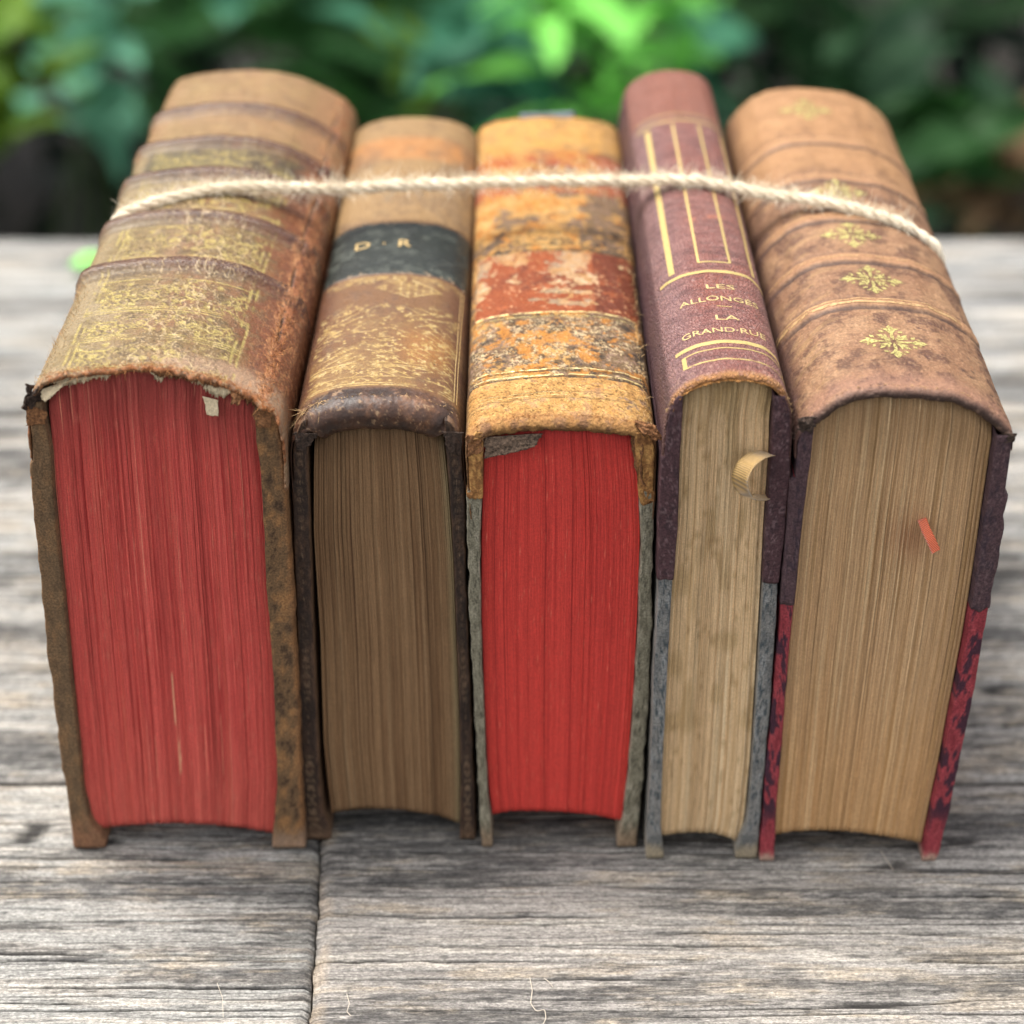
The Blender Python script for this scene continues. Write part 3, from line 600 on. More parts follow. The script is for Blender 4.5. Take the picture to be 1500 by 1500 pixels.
def bp1(W, Z, Yl):
    n = fbm(W*3, Z*3.2, 5, 81, 0.65); n2 = fbm(W*9, Z*9, 3, 82); m = fbm(W*1.5, Z*0.8, 3, 83)
    col = np.broadcast_to(C(122, 94, 66), W.shape+(3,)).copy()
    col = mix(col, C(168, 122, 78), 0.8*ss(0.0, 0.5, n)); col = mix(col, C(62, 46, 36), 0.75*ss(0.12, 0.5, -n+0.5*n2-0.1*m))
    col = mix(col, C(160, 112, 72), 0.6*ss(0.75, 1.0, W+0.15*n)); col = mix(col, C(176, 146, 122), 0.75*ss(0.9, 0.1, Z+0.3*n))
    return col, 0.88
def bp1l(W, Z, Yl):
    col, r = bp1(W, Z+9, Yl); n = fbm(W*5, Z*5, 4, 84); col = mix(col, C(128, 104, 78), 0.6)
    col = mix(col, C(158, 112, 84), 0.7*ss(1.4, 0.2, Z+0.5*n)*1.0); col = mix(col, C(90, 70, 52), 0.4*ss(0.1, 0.5, n)); return col, 0.92
board(b1, [(38, 596), (40, 638), (45, 724), (54, 804), (59, 858), (69, 964), (75, 1000), (87, 1100), (102, 1200), (107, 1245)],
      [(62, 596), (67, 620), (74, 660), (78, 724), (86, 804), (96, 900), (103, 985), (116, 1100), (123, 1170), (135, 1210), (156, 1232), (153, 1248)], Y1, 19.3, bp1l, M_BOARD, seed=1, rough_edge=0.04, sp=sp1, rise=0.1)
board(b1, [(410, 618), (414, 650), (419, 724), (424, 788), (430, 884), (434, 980), (436, 1000), (442, 1150), (446, 1215), (447, 1250)],
      [(372, 606), (374, 640), (381, 698), (386, 772), (390, 862), (397, 948), (400, 1000), (406, 1150), (400, 1215), (397, 1250)], Y1, 19.3, bp1, M_BOARD, seed=2, rough_edge=0.04, sp=sp1, rise=0.15)
# torn lining, flakes and fibres at the tail of the back
def edge_strip(sp, name, u0, u1, h, mat, n=60, seed=0, dy=0.0, lift=-0.16):
    rr = np.random.default_rng(seed); u = np.linspace(u0, u1, n); top = sp.at(u, np.full(n, 0.22), lift); top[:, 1] = sp.yf+0.14+dy
    drop = h*(0.55+0.5*vn(u*3.0, 0*u, seed)+0.25*rr.random(n))*np.minimum(1, np.minimum(u-u0, u1-u)*4+0.12)
    mid = top.copy(); mid[:, 2] -= drop*0.5; mid[:, 1] -= 0.05
    bot = top.copy(); bot[:, 2] -= drop; bot[:, 1] += -0.02+0.06*rr.normal(size=n); bk = bot.copy(); bk[:, 1] += 0.03
    return mesh_np(name, np.stack([top, mid, bot, bk]), grid_quads(4, n), None, mat, sp.root)
edge_strip(sp1, 'paper_lining', 0.25, 2.2, 0.34, M_PAPER, 110, 3)
edge_strip(sp1, 'paper_lining', -2.2, -0.6, 0.22, M_PAPER, 80, 5)
edge_strip(sp1, 'torn_edge', 0.2, 3.0, 0.20, M_TORN, 120, 8, -0.06, -0.06)
edge_strip(sp1, 'torn_edge', -2.0, -0.2, 0.12, M_TORN, 90, 9, -0.05, -0.06)
lip_fibres(sp1, M_FIB_OR, 1600, -2.2, 3.1, 0.15, 0.0, 0.30, True, 1, width=0.008)
lip_fibres(sp1, M_FIB_OR, 420, 2.75, 3.1, 0.16, 0.1, 4.5, False, 2)
lip_fibres(sp1, M_FIB_TAN, 260, -2.5, -2.0, 0.12, 0.1, 5, False, 3)
P = lambda x, y, d=0.0: on_y(x, y, Y1+d)
flap(b1, 'leather_tatter', [P(64, 560, 0.1), P(54, 566, -0.1), P(40, 590, -0.15), P(46, 606, 0.05)], M_DARKTORN, 10, 8, 0.05, 4)
flap(b1, 'leather_tatter', [P(50, 566, 0.1), P(40, 562, -0.1), P(36, 596, -0.2), P(44, 604, 0.0)], M_DARKTORN, 10, 8, 0.05, 5)
flap(b1, 'leather_tatter', [P(38, 590, 0.0), P(70, 604, 0.0), P(66, 622, -0.06), P(40, 622, -0.04)], M_TORN, 10, 8, 0.03, 6)
flap(b1, 'paper_shred', [P(58, 572, 0.05), P(106, 553, 0.1), P(98, 560, -0.02), P(66, 590, -0.08)], M_PAPER, 14, 6, 0.03, 7)
flap(b1, 'leather_tatter', [P(336, 566, 0.1), P(356, 578, 0.05), P(350, 592, -0.12), P(340, 590, -0.10)], M_TORN, 9, 7, 0.04, 8)
flap(b1, 'leather_tatter', [P(372, 600, 0.0), P(398, 606, 0.0), P(398, 628, -0.1), P(374, 622, -0.06)], M_TORN, 10, 8, 0.04, 9)
flap(b1, 'paper_flake', [P(297, 580, 0.18), P(320, 586, 0.14), P(320, 610, 0.10), P(303, 607, 0.14)], M_PAPER, 9, 9, 0.012, 10, 0.012)
# ================================================================== book 2: smooth brown book with a dark label
Y2 = 42.65
b2 = thing('old_book', 'smooth brown old book second from the left, green-black spine label and brown page edges', 'book', (-3.1, Y2, 0), GROUP)
def paint2(u, s, lip, flat):
    n1 = fbm(u*0.8, s*0.6, 4, 103); n2 = fbm(u*3, s*3, 5, 108, 0.65); n3 = fbm(u*10, s*10, 4, 114, 0.7)
    col = np.broadcast_to(C(124, 88, 56), u.shape+(3,)).copy()
    col = mix(col, C(100, 64, 48), 0.8*ss(1.1, 1.9, np.abs(u))); col = mix(col, C(146, 110, 68), 0.55*ss(-0.1, 0.5, n1+0.3*n2)); col = mix(col, C(84, 56, 42), 0.45*ss(0.1, 0.5, n2+0.4*n3))
    tan = ss(10.3, 10.6, s); col = mix(col, C(158, 126, 82), 0.85*tan); col = mix(col, C(184, 122, 62), 0.8*band(s, 15.7, 0.85, 0.25)); col = mix(col, C(112, 86, 62), tan*0.6*ss(0.0, 0.5, n2-n1)); col = mix(col, C(182, 154, 112), tan*0.4*ss(0.0, 0.4, n3))
    gold = 0*u; ins = (1-ss(1.75, 1.85, np.abs(u+0.02)))
    fl = ss(1.0, 1.15, s)*ss(5.55, 5.15, s + 0.16*np.abs(np.sin(u*3.3)) + 0.1*n1)
    a = np.abs(u)*0.9
    l1 = np.abs(((s*1.0 + a*0.75 + 0.16*n1)/0.26) % 1 - 0.5); l2 = np.abs(((s*1.2 - a*0.55 + 0.16*n2)/0.37) % 1 - 0.5)
    w1, w2 = worley(u*4.6+0.4*n1, s*4.2, 31); dots = 1-ss(0.12, 0.24, w1+0.05*n3); w3, _ = worley(u*2.4, s*2.2+3, 33); ros = (1-ss(0.10, 0.36, w3))*ss(0.35, 0.6, np.abs(np.sin(np.arctan2(s*2.2 % 1-0.5, u*2.4 % 1-0.5)*4)))
    pat = np.maximum.reduce([(1-ss(0.03, 0.10, l1))*ss(-0.2, 0.3, vn(u*2.4, s*2.4, 35)), 0.85*(1-ss(0.03, 0.09, l2))*ss(0.0, 0.4, vn(u*2.1+5, s*2.1, 36)), dots*ss(-0.5, -0.1, vn(u*5, s*5, 38)), 0.8*ros])
    gold = np.maximum(gold, pat*fl*ins)
    for s0 in (0.98, 1.08, 1.42, 1.92, 2.0, 2.12, 6.72, 6.86): gold = np.maximum(gold, 0.9*(1-ss(0.012, 0.034, np.abs(s-s0+0.02*n1)))*ins)
    gold = np.maximum(gold, 0.75*pat*band(s, 6.72, 0.22, 0.1)*ins); gold = np.maximum(gold, 0.7*pat*band(s, 1.3, 0.33, 0.1)*ins)
    dm = np.abs(u-0.42)/0.82 + np.abs(s-6.22)/0.52
    loz = np.maximum(1-ss(0.05, 0.10, np.abs(dm-1)), (dm < 0.86)*np.maximum(0.25, 1-ss(0.1, 0.3, np.abs(np.sin(u*16)*np.cos(s*14)))))*(dm < 1.12)
    gold = np.maximum(gold, 0.9*loz*ss(-0.55, 0.05, n2+0.8*(u+0.1)))
    wear = ss(-0.35, 0.20, fbm(u*2.1, s*1.9, 5, 141, 0.7)+0.4*n3+0.08)
    gm = np.clip(gold*wear, 0, 1); ground = fl*ins*ss(-0.2, 0.5, n1+0.4*n2)
    col = mix(col, C(150, 118, 70), 0.6*ground); col = mix(col, C(178, 122, 58), 0.5*fl*band(u, 1.0, 0.6, 0.4)*band(s, 3.0, 0.9, 0.6))
    col = mix(col, C(204, 174, 108), 0.85*gm); col = mix(col, C(222, 204, 156), 0.5*gm*ss(0.0, 0.4, n3))
    disp = 0.015*n1 + 0.006*n2 + 0.002*n3 - 0.008*gm
    lab = band(s + 0.05*n1, 8.65, 1.62, 0.03)*ss(-2.1, -1.95, u)*(1-ss(2.05, 2.15, u))
    lc = mix(np.broadcast_to(C(36, 43, 40), u.shape+(3,)), C(70, 76, 70), ss(-0.1, 0.5, n2+0.3*n3)); lc = mix(lc, C(28, 33, 32), 0.6*ss(0, 0.5, n1))
    chip = ss(0.2, 0.45, n3+0.2*n2)*np.maximum(band(s, 10.25, 0.16, 0.1), band(s, 7.05, 0.14, 0.1)); lc = mix(lc, C(176, 150, 120), 0.9*chip)
    col = mix(col, lc, lab); disp = disp + 0.022*lab
    hole = ss(0.55, 0.9, 1-np.hypot((u-1.28)/0.22, (s-2.35)/0.16)+0.5*n3); col = mix(col, C(52, 44, 38), hole); disp = disp - 0.03*hole
    cap = ss(0.98, 0.72, s+0.10*n2+0.05*n3+0.10*(np.abs(u)>1.2))
    cc = mix(np.broadcast_to(C(92, 62, 46), u.shape+(3,)), C(132, 92, 66), ss(0.0, 0.5, n2+0.4*n3)); cc = mix(cc, C(56, 40, 34), ss(0.1, 0.6, n1-0.2*n2)); cc = mix(cc, C(186, 154, 120), 0.65*ss(0.28, 0.5, n3+0.3*n2-0.05))
    col = mix(col, cc, cap); disp = disp + 0.02*band(s, 0.45, 0.35, 0.3)+cap*(0.02*n2+0.012*n3)
    for s0 in (10.45, 14.9, 16.6, 18.2): disp = disp - 0.01*band(s, s0, 0.05, 0.04); 
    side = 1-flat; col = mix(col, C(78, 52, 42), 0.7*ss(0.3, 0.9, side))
    rough = 0.46 - 0.02*cap + 0.14*ss(0, 0.5, n2) + 0.15*tan + 0.1*n3
    return dict(col=col, disp=disp*(0.3+0.7*flat), rough=rough, metal=0.2*gm, bump=0.9+0.2*cap, rag=0.06*fbm(u*1.6, 0*u, 3, 155)*np.ones_like(s), piece=np.where(lab > 0.5, 1, np.where(cap > 0.5, 2, 0)), names=['', 'spine_label', 'headcap'])
prof2 = [(428, 720), (425, 690), (424, 667), (427, 642), (438, 619), (458, 606), (490, 597), (530, 593), (575, 593), (620, 599), (650, 610), (669, 626), (679, 652), (682, 690), (684, 720)]
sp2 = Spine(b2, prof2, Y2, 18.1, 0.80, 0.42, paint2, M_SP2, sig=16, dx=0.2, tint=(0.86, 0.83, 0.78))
def brown2(c, v, X, Z):
    a = fbm(c*60, v*1.0, 4, 170, 0.7); b = fbm(c*5, v*3, 4, 171)
    col = np.broadcast_to(C(126, 97, 68), c.shape+(3,)).copy(); col = mix(col, C(98, 70, 46), 0.7*ss(-0.1, 0.6, a+0.5*b)); col = mix(col, C(146, 122, 92), 0.5*ss(0.1, 0.6, -a))
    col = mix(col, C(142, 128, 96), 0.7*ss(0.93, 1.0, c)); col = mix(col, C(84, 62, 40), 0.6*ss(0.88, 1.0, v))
    for c0, w, m in ((0.10, 0.006, 0.6), (0.14, 0.004, 0.6), (0.055, 0.004, 0.5), (0.27, 0.006, 0.75), (0.80, 0.010, 0.6), (0.86, 0.004, 0.7), (0.44, 0.003, 0.4), (0.63, 0.003, 0.35)):
        col = mix(col, C(62, 40, 24), m*(1-ss(w*0.3, w, np.abs(c-c0-0.006*vn(v*3, 0*v, int(c0*99)))))*ss(-0.6, 0.1, vn(v*2, c*9, int(c0*77))))
    return col
pages(b2, [(459, 655), (458, 700), (458, 792), (468, 947), (473, 1101), (478, 1150), (485, 1205), (487, 1240)], [(648, 650), (655, 715), (663, 831), (667, 947), (671, 1050), (673, 1140), (673, 1217), (673, 1245)],
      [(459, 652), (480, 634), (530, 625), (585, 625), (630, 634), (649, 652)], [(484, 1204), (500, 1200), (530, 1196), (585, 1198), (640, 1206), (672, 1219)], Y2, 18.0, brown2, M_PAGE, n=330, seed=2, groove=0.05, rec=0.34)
def bp2(W, Z, Yl):
    n = fbm(W*3, Z*3, 4, 181); n2 = fbm(W*10, Z*9, 3, 182)
    col = np.broadcast_to(C(72, 54, 44), W.shape+(3,)).copy(); col = mix(col, C(104, 78, 60), 0.7*ss(0, 0.5, n+0.3*n2)); col = mix(col, C(44, 34, 30), 0.7*ss(0.05, 0.5, -n))
    k = (Z/0.155) % 1; tool = np.hypot((W-0.5)/0.24, (k-0.5)/0.36); ring = (1-ss(0.12, 0.32, np.abs(tool-0.75))); ring = ring*ss(-0.3, 0.3, vn(Z*0.6, 0*Z, 183)+0.4)*(Yl < 0.01)
    dot = 1-ss(0.12, 0.3, tool); col = mix(col, C(140, 116, 92), 0.8*np.clip(ring+dot*0.8, 0, 1)*ss(-0.6, 0.0, n2+0.3)); col = mix(col, C(40, 31, 27), 0.5*(1-ss(0.3, 0.6, np.abs(tool-1.25)))*(Yl < 0.01))
    col = mix(col, C(134, 104, 80), 0.6*ss(0.9, 1.0, np.abs(W-0.5)*2+0.1*n2)); col = mix(col, C(126, 98, 76), 0.6*ss(0.6, 0.1, Z))
    return col, 0.58
board(b2, [(425, 655), (427, 700), (429, 753), (435, 908), (439, 1063), (441, 1140), (442, 1215), (442, 1250)], [(450, 650), (452, 734), (458, 908), (466, 1101), (469, 1150), (474, 1195), (486, 1222), (484, 1250)], Y2, 18.0, bp2, M_BOARD, seed=3, sp=sp2, rise=0.6)
board(b2, [(680, 655), (681, 720), (682, 831), (688, 985), (694, 1140), (697, 1240), (697, 1260)], [(652, 650), (658, 715), (665, 831), (669, 947), (673, 1050), (675, 1140), (674, 1217), (672, 1260)], Y2, 18.0, bp2, M_BOARD, seed=4, sp=sp2, rise=0.6)
a = Acc(); uu = u_at(sp2, 562, 8.6)
for txt, du in (('D', -0.55), ('·', 0.0), ('R', 0.55)):
    v, t = text_tris(txt, 0.62); v = v-v.mean(0)*[1, 0]; v[:, 1] -= 0.2; sp2.shape(a, v*[1.0, 1.0]+[uu+du, 8.85], t, 0.014)
a.build('gilt_lettering', M_GILT_PALE, sp2.o)
ur = u_at(sp2, 667, 2.5)
for du in (0, 0.09): sp2.rule(M_GILT_PALE, [(ur+du, 0.95), (ur+du-0.02, 3), (ur+du, 6.9)], 0.03, 0.012)
lip_fibres(sp2, M_FIB_TAN, 120, -1.9, -1.2, 0.3, 0.0, 0.05, True, 11); lip_fibres(sp2, M_FIB_TAN, 240, -1.6, 1.8, 0.07, -0.2, 0.0, True, 12)
P = lambda x, y, d=0.0: on_y(x, y, Y2+d)
flap(b2, 'leather_tatter', [P(430, 634, 0.0), P(466, 634, 0.0), P(456, 652, -0.02), P(434, 662, -0.02)], M_DARKTORN, 10, 8, 0.03, 14)
flap(b2, 'leather_tatter', [P(648, 632, 0.0), P(678, 632, 0.0), P(677, 668, -0.02), P(655, 662, -0.02)], M_DARKTORN, 10, 8, 0.03, 15)
# ================================================================== book 3: flaking ochre book with bright red edges
Y3 = 42.35
b3 = thing('old_book', 'flaking ochre old book in the middle, peeling red-brown label and bright red page edges', 'book', (1.0, Y3, 0), GROUP)
def paint3(u, s, lip, flat):
    n1 = fbm(u*0.9, s*0.8, 4, 203); n2 = fbm(u*3.4, s*3.1, 5, 208, 0.72); n3 = fbm(u*9, s*9, 4, 214, 0.72); n5 = fbm(u*2.3+4, s*2.0, 5, 216, 0.65); n6 = fbm(u*20, s*20, 3, 218, 0.7)
    nearz = ss(2.15, 1.95, s+0.03*n2); zone = (1-nearz)*ss(5.6, 5.2, s); back = ss(9.2, 9.6, s)
    col = np.broadcast_to(C(196, 150, 88), u.shape+(3,)).copy()
    col = mix(col, C(222, 182, 116), ss(-0.05, 0.35, n2+0.4*n3)); col = mix(col, C(190, 124, 56), 0.85*ss(0.02, 0.28, n5+0.4*n2)*(1-0.6*nearz)); col = mix(col, C(150, 104, 60), 0.5*ss(0.1, 0.4, n3-n2))
    dk = ss(-0.10, 0.14, n1*0.6+0.75*n2-0.35*n5 + 0.25*n3 - 0.75*nearz + 0.20*zone + 0.35*ss(0.7, 1.7, u) - 0.10*back)
    col = mix(col, C(98, 80, 66), 0.85*dk); col = mix(col, C(150, 120, 104), 0.7*dk*ss(-0.05, 0.3, n3)); col = mix(col, C(58, 50, 44), 0.8*dk*ss(0.12, 0.35, n5+0.5*n3))
    bl = ss(0.10, 0.28, fbm(u*2.8+8, s*2.8, 5, 221, 0.7)+0.15*n3); col = mix(col, C(64, 56, 48), 0.75*bl*(1-nearz)*ss(12.5, 9, s))
    fle = ss(0.10, 0.24, 0.5*n3+0.8*n6)*ss(-0.25, 0.2, fbm(u*2.2, s*2.4, 3, 226)+0.1)*zone; col = mix(col, C(220, 194, 150), 0.75*fle)
    col = mix(col, C(196, 128, 52), 0.7*zone*ss(0.10, 0.26, fbm(u*2.4+2, s*3.0, 5, 228, 0.65)))
    inl = band(s, 7.4, 1.82, 0.05)*band(u, 0.05, 2.15, 0.08)
    peel = band(u-0.05*s+0.35, 0.55, 0.75, 0.4)*0.42 + 1.2*fbm(u*2.1+1, s*2.0, 5, 231, 0.72) + 0.45*ss(7.7, 9.0, s)*ss(0.7, -0.9, u) + 0.5*ss(-1.45, -2.0, u) + 0.22*n3
    peel = peel - 0.75*ss(0.8, 1.3, u) - 0.5*ss(7.5, 6.4, s)*ss(0.2, -0.7, u) - 0.45*ss(6.3, 5.8, s)
    for (ua, sa, su, sv) in ((0.25, 6.75, 0.7, 0.10), (0.2, 6.1, 0.55, 0.12), (-0.6, 6.3, 0.35, 0.07)): peel = peel + 0.9*np.exp(-((u-ua)/su)**2-((s-sa)/sv)**2)
    lab = inl*(1-ss(0.27, 0.36, peel))
    lc = mix(np.broadcast_to(C(146, 72, 36), u.shape+(3,)), C(108, 52, 32), ss(0.0, 0.5, n1+0.5*(u > 1.0))); lc = mix(lc, C(168, 92, 52), 0.5*ss(0.05, 0.4, n2+0.3*n3)); lc = mix(lc, C(214, 166, 124), 0.7*ss(0.36, 0.5, n3+0.2*n2))
    pc = mix(np.broadcast_to(C(188, 150, 110), u.shape+(3,)), C(220, 190, 152), ss(0.05, 0.4, n3+n2)); pc = mix(pc, C(146, 124, 104), 0.8*ss(0.0, 0.35, n2-n1+0.3*n3)); pc = mix(pc, C(176, 124, 70), 0.6*ss(0.1, 0.3, n5))
    col = mix(col, pc, inl*0.9); col = mix(col, lc, lab)
    red2 = np.maximum(band(s, 13.75, 0.55, 0.15), band(s, 15.6, 0.5, 0.3))*ss(-0.1, 0.15, n2+0.3*n3+0.15); col = mix(col, C(168, 86, 54), 0.85*red2)
    far = ss(16.0, 16.8, s); col = mix(col, C(208, 158, 88), 0.6*far); col = mix(col, C(150, 110, 66), 0.5*far*ss(0, 0.5, n2))
    dline = np.maximum.reduce([band(s, s0+0.02*n1, w, 0.02) for s0, w in ((1.05, 0.025), (1.35, 0.02), (2.12, 0.05), (2.45, 0.04), (5.42, 0.04), (9.35, 0.09), (9.7, 0.06))])
    col = mix(col, C(66, 56, 42), 0.7*dline*ss(-0.4, 0.2, n3+n2+0.2))
    pits = ss(0.26, 0.38, n6+0.3*n3-0.1*n2); col = mix(col, C(96, 66, 40), 0.75*pits*nearz); smud = ss(0.05, 0.35, n2-0.3*n3-0.05)*nearz; col = mix(col, C(150, 112, 88), 0.65*smud)
    lp = ss(0.5, 0.1, s+0.2*n2); col = mix(col, C(176, 128, 82), 0.6*lp); col = mix(col, C(132, 96, 76), 0.6*lp*ss(-0.05, 0.3, n2+0.3*n3-0.05)); col = mix(col, C(110, 76, 48), lip*0.8*ss(0.25, 0.8, lip+0.3*n3))
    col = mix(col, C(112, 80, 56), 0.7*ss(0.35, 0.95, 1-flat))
    disp = 0.03*n1 + 0.026*n2 + 0.016*n3 + 0.008*n6 - 0.024*dk + 0.022*lab - 0.02*dline - 0.02*pits*nearz + 0.014*fle + 0.03*lip*n2
    rough = 0.86 - 0.30*lab
    return dict(col=col, disp=disp*(0.3+0.7*flat), rough=rough, metal=0*u, bump=1.0-0.5*lab, rag=(0.10*fbm(u*1.4, 0*u, 4, 255)+0.03*n3), piece=np.where(inl > 0.5, 1, 0), names=['', 'spine_label'])
prof3 = [(688, 760), (684, 710), (681, 665), (682, 647), (691, 632), (715, 623), (760, 617), (820, 614), (880, 616), (925, 622), (950, 631), (961, 646), (963, 668), (961, 710), (958, 760)]
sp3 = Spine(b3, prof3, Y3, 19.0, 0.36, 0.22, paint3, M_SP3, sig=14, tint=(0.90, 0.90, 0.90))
def red3(c, v, X, Z):
    a = 0.6*fbm(c*60, v*0.7, 4, 270); b = fbm(c*4, v*3, 4, 271)
    col = np.broadcast_to(C(186, 58, 50), c.shape+(3,)).copy(); col = mix(col, C(170, 48, 43), ss(0.0, 0.6, a+0.3*b)); col = mix(col, C(208, 68, 58), 0.5*ss(0.1, 0.6, -a+0.2*b))
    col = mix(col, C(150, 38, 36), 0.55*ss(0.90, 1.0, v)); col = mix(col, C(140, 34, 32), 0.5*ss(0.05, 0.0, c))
    for c0, w, m in ((0.08, 0.004, 0.6), (0.14, 0.005, 0.7), (0.165, 0.003, 0.6), (0.20, 0.003, 0.5), (0.405, 0.004, 0.75), (0.58, 0.004, 0.75), (0.66, 0.004, 0.6), (0.70, 0.003, 0.5), (0.79, 0.003, 0.5), (0.88, 0.003, 0.5)):
        col = mix(col, C(104, 22, 22), m*(1-ss(w*0.25, w*0.9, np.abs(c-c0-0.004*vn(v*3, 0*v, int(c0*99))))))
    return mix(col, C(226, 130, 104), 0.4*(vn(X*34, Z*34, 275) > 0.9))
pages(b3, [(709, 640), (708, 700), (705, 792), (705, 908), (709, 1024), (713, 1120), (716, 1165), (721, 1203), (722, 1240)], [(928, 640), (935, 715), (938, 792), (934, 908), (928, 1024), (919, 1140), (911, 1207), (908, 1245)],
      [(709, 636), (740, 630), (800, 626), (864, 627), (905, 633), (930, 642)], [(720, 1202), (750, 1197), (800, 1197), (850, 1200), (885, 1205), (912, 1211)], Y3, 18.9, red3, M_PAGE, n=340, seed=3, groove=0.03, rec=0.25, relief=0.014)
def bp3(W, Z, Yl):
    n = fbm(W*4, Z*4, 4, 281); n2 = fbm(W*11, Z*10, 3, 282)
    col = np.broadcast_to(C(142, 136, 116), W.shape+(3,)).copy(); col = mix(col, C(104, 98, 82), 0.8*ss(0.0, 0.5, n)); col = mix(col, C(176, 168, 148), 0.7*ss(0.1, 0.5, -n+0.3*n2)); col = mix(col, C(64, 60, 52), 0.8*ss(0.3, 0.55, n2+0.3*n)*(Yl < 0.01))
    col = mix(col, C(186, 176, 156), 0.7*ss(0.88, 1.0, np.abs(W-0.5)*2+0.2*n2)); col = mix(col, C(164, 134, 106), 0.7*ss(0.9, 0.2, Z+0.3*n)); return col, 0.9
def bp3c(W, Z, Yl):
    n = fbm(W*3, Z*3.4, 4, 291); n2 = fbm(W*9, Z*9, 3, 292)
    col = np.broadcast_to(C(160, 112, 66), W.shape+(3,)).copy(); col = mix(col, C(204, 154, 92), ss(0.0, 0.4, n+0.2*n2)); col = mix(col, C(106, 68, 40), 0.75*ss(0.1, 0.45, -n+0.3*n2)); return col, 0.9
L3 = [(681, 640), (684, 734), (686, 831), (688, 923), (694, 1024), (700, 1140), (704, 1225), (705, 1255)], [(708, 640), (707, 700), (704, 792), (704, 908), (708, 1024), (712, 1120), (714, 1165), (719, 1205), (722, 1255)]
R3 = [(961, 640), (961, 730), (957, 792), (955, 908), (951, 1024), (943, 1125), (934, 1220), (931, 1262)], [(930, 640), (936, 715), (939, 792), (935, 908), (929, 1024), (920, 1140), (913, 1200), (903, 1228), (903, 1262)]
zc = on_y(690, 728, Y3)[2]; zc2 = on_y(950, 736, Y3)[2]
bl = board(b3, *L3, Y3, 18.9, bp3, M_BOARD, seed=5, rough_edge=0.05, sp=sp3, rise=0.12); br_ = board(b3, *R3, Y3, 18.9, bp3, M_BOARD, seed=6, rough_edge=0.05, sp=sp3, rise=0.12)
board(bl, *L3, Y3, 18.9, bp3c, M_BOARD, 'leather_corner', zc, None, 0.02, 50, 7, 0.03, 0.12, sp=sp3, rise=0.12); board(br_, *R3, Y3, 18.9, bp3c, M_BOARD, 'leather_corner', zc2, None, 0.02, 50, 8, 0.05, 0.2, sp=sp3, rise=0.12)
M_GILT3 = gilt_mat('flaking pale gilt', C(232, 206, 142), 0.46, 500)
for s0, w in ((2.22, 0.07), (2.52, 0.04), (5.38, 0.06), (5.56, 0.045)): sp3.rule(M_GILT3, [(u, s0+0.02*math.sin(u*2)) for u in np.linspace(-2.05, 2.05, 30)], w, 0.012)
for s0 in (1.15, 1.3): sp3.rule(M_GILT3, [(u, s0) for u in np.linspace(-1.9, 0.3, 20)], 0.025, 0.012)
a = Acc()
for txt, px, s0, wd in (('TOMES', 815, 6.75, 1.25), ('II', 915, 8.5, 0.35)):
    v, t = text_tris(txt, 0.36); v = v/[np.ptp(v[:, 0])/wd, 1]; v[:, 0] -= (v[:, 0].max()+v[:, 0].min())/2; sp3.shape(a, v+[u_at(sp3, px, s0), s0-0.13], t, 0.026)
a.build('gilt_lettering', gilt_mat('mostly lost gilt', C(232, 200, 150), 0.50, 700), sp3.o)
P = lambda x, y, d=0.0: on_y(x, y, Y3+d)
M_GREYFLAP = flat_mat('grey-brown torn leather', C(112, 92, 76), 0.95, 1300, 0.3, 1.75, 0.0008)
flap(b3, 'torn_flap', [P(709, 640, 0.1), P(796, 634, 0.12), P(782, 654, 0.02), P(710, 671, 0.0)], M_GREYFLAP, 26, 12, 0.025, 21, 0.05)
flap(b3, 'leather_curl', [P(928, 614, 0.1), P(958, 622, 0.0), P(967, 642, -0.15), P(940, 636, -0.1)], M_TORN, 14, 10, 0.05, 22)
flap(b3, 'leather_curl', [P(940, 622, 0.0), P(964, 632, -0.05), P(972, 646, -0.12), P(950, 640, -0.12)], M_TORN, 12, 8, 0.05, 23)
flap(b3, 'leather_tatter', [P(683, 636, 0.0), P(708, 640, 0.0), P(704, 664, -0.05), P(684, 668, -0.02)], M_TORN, 10, 9, 0.05, 24)
flap(b3, 'leather_tatter', [P(926, 638, 0.1), P(940, 642, 0.0), P(944, 712, 0.0), P(936, 712, 0.06)], M_TORN, 8, 14, 0.04, 25)
lip_fibres(sp3, M_FIB_OR, 700, -2.0, 2.0, 0.10, -0.15, 0.25, True, 21); lip_fibres(sp3, M_FIB_TAN, 240, 1.95, 2.2, 0.12, 0.2, 9, False, 22)
# a slip of pale blue paper shows at the far end
flap(b3, 'paper_slip', [np.array([x, Y3+19.15, z]) for x, z in ((0.2, 12.2), (1.9, 12.2), (1.9, 12.72), (0.25, 12.66))], flat_mat('pale blue paper', C(176, 196, 206), 0.8, 1500, 0.9, 1.1), 8, 4, 0.01, 26, 0.01)
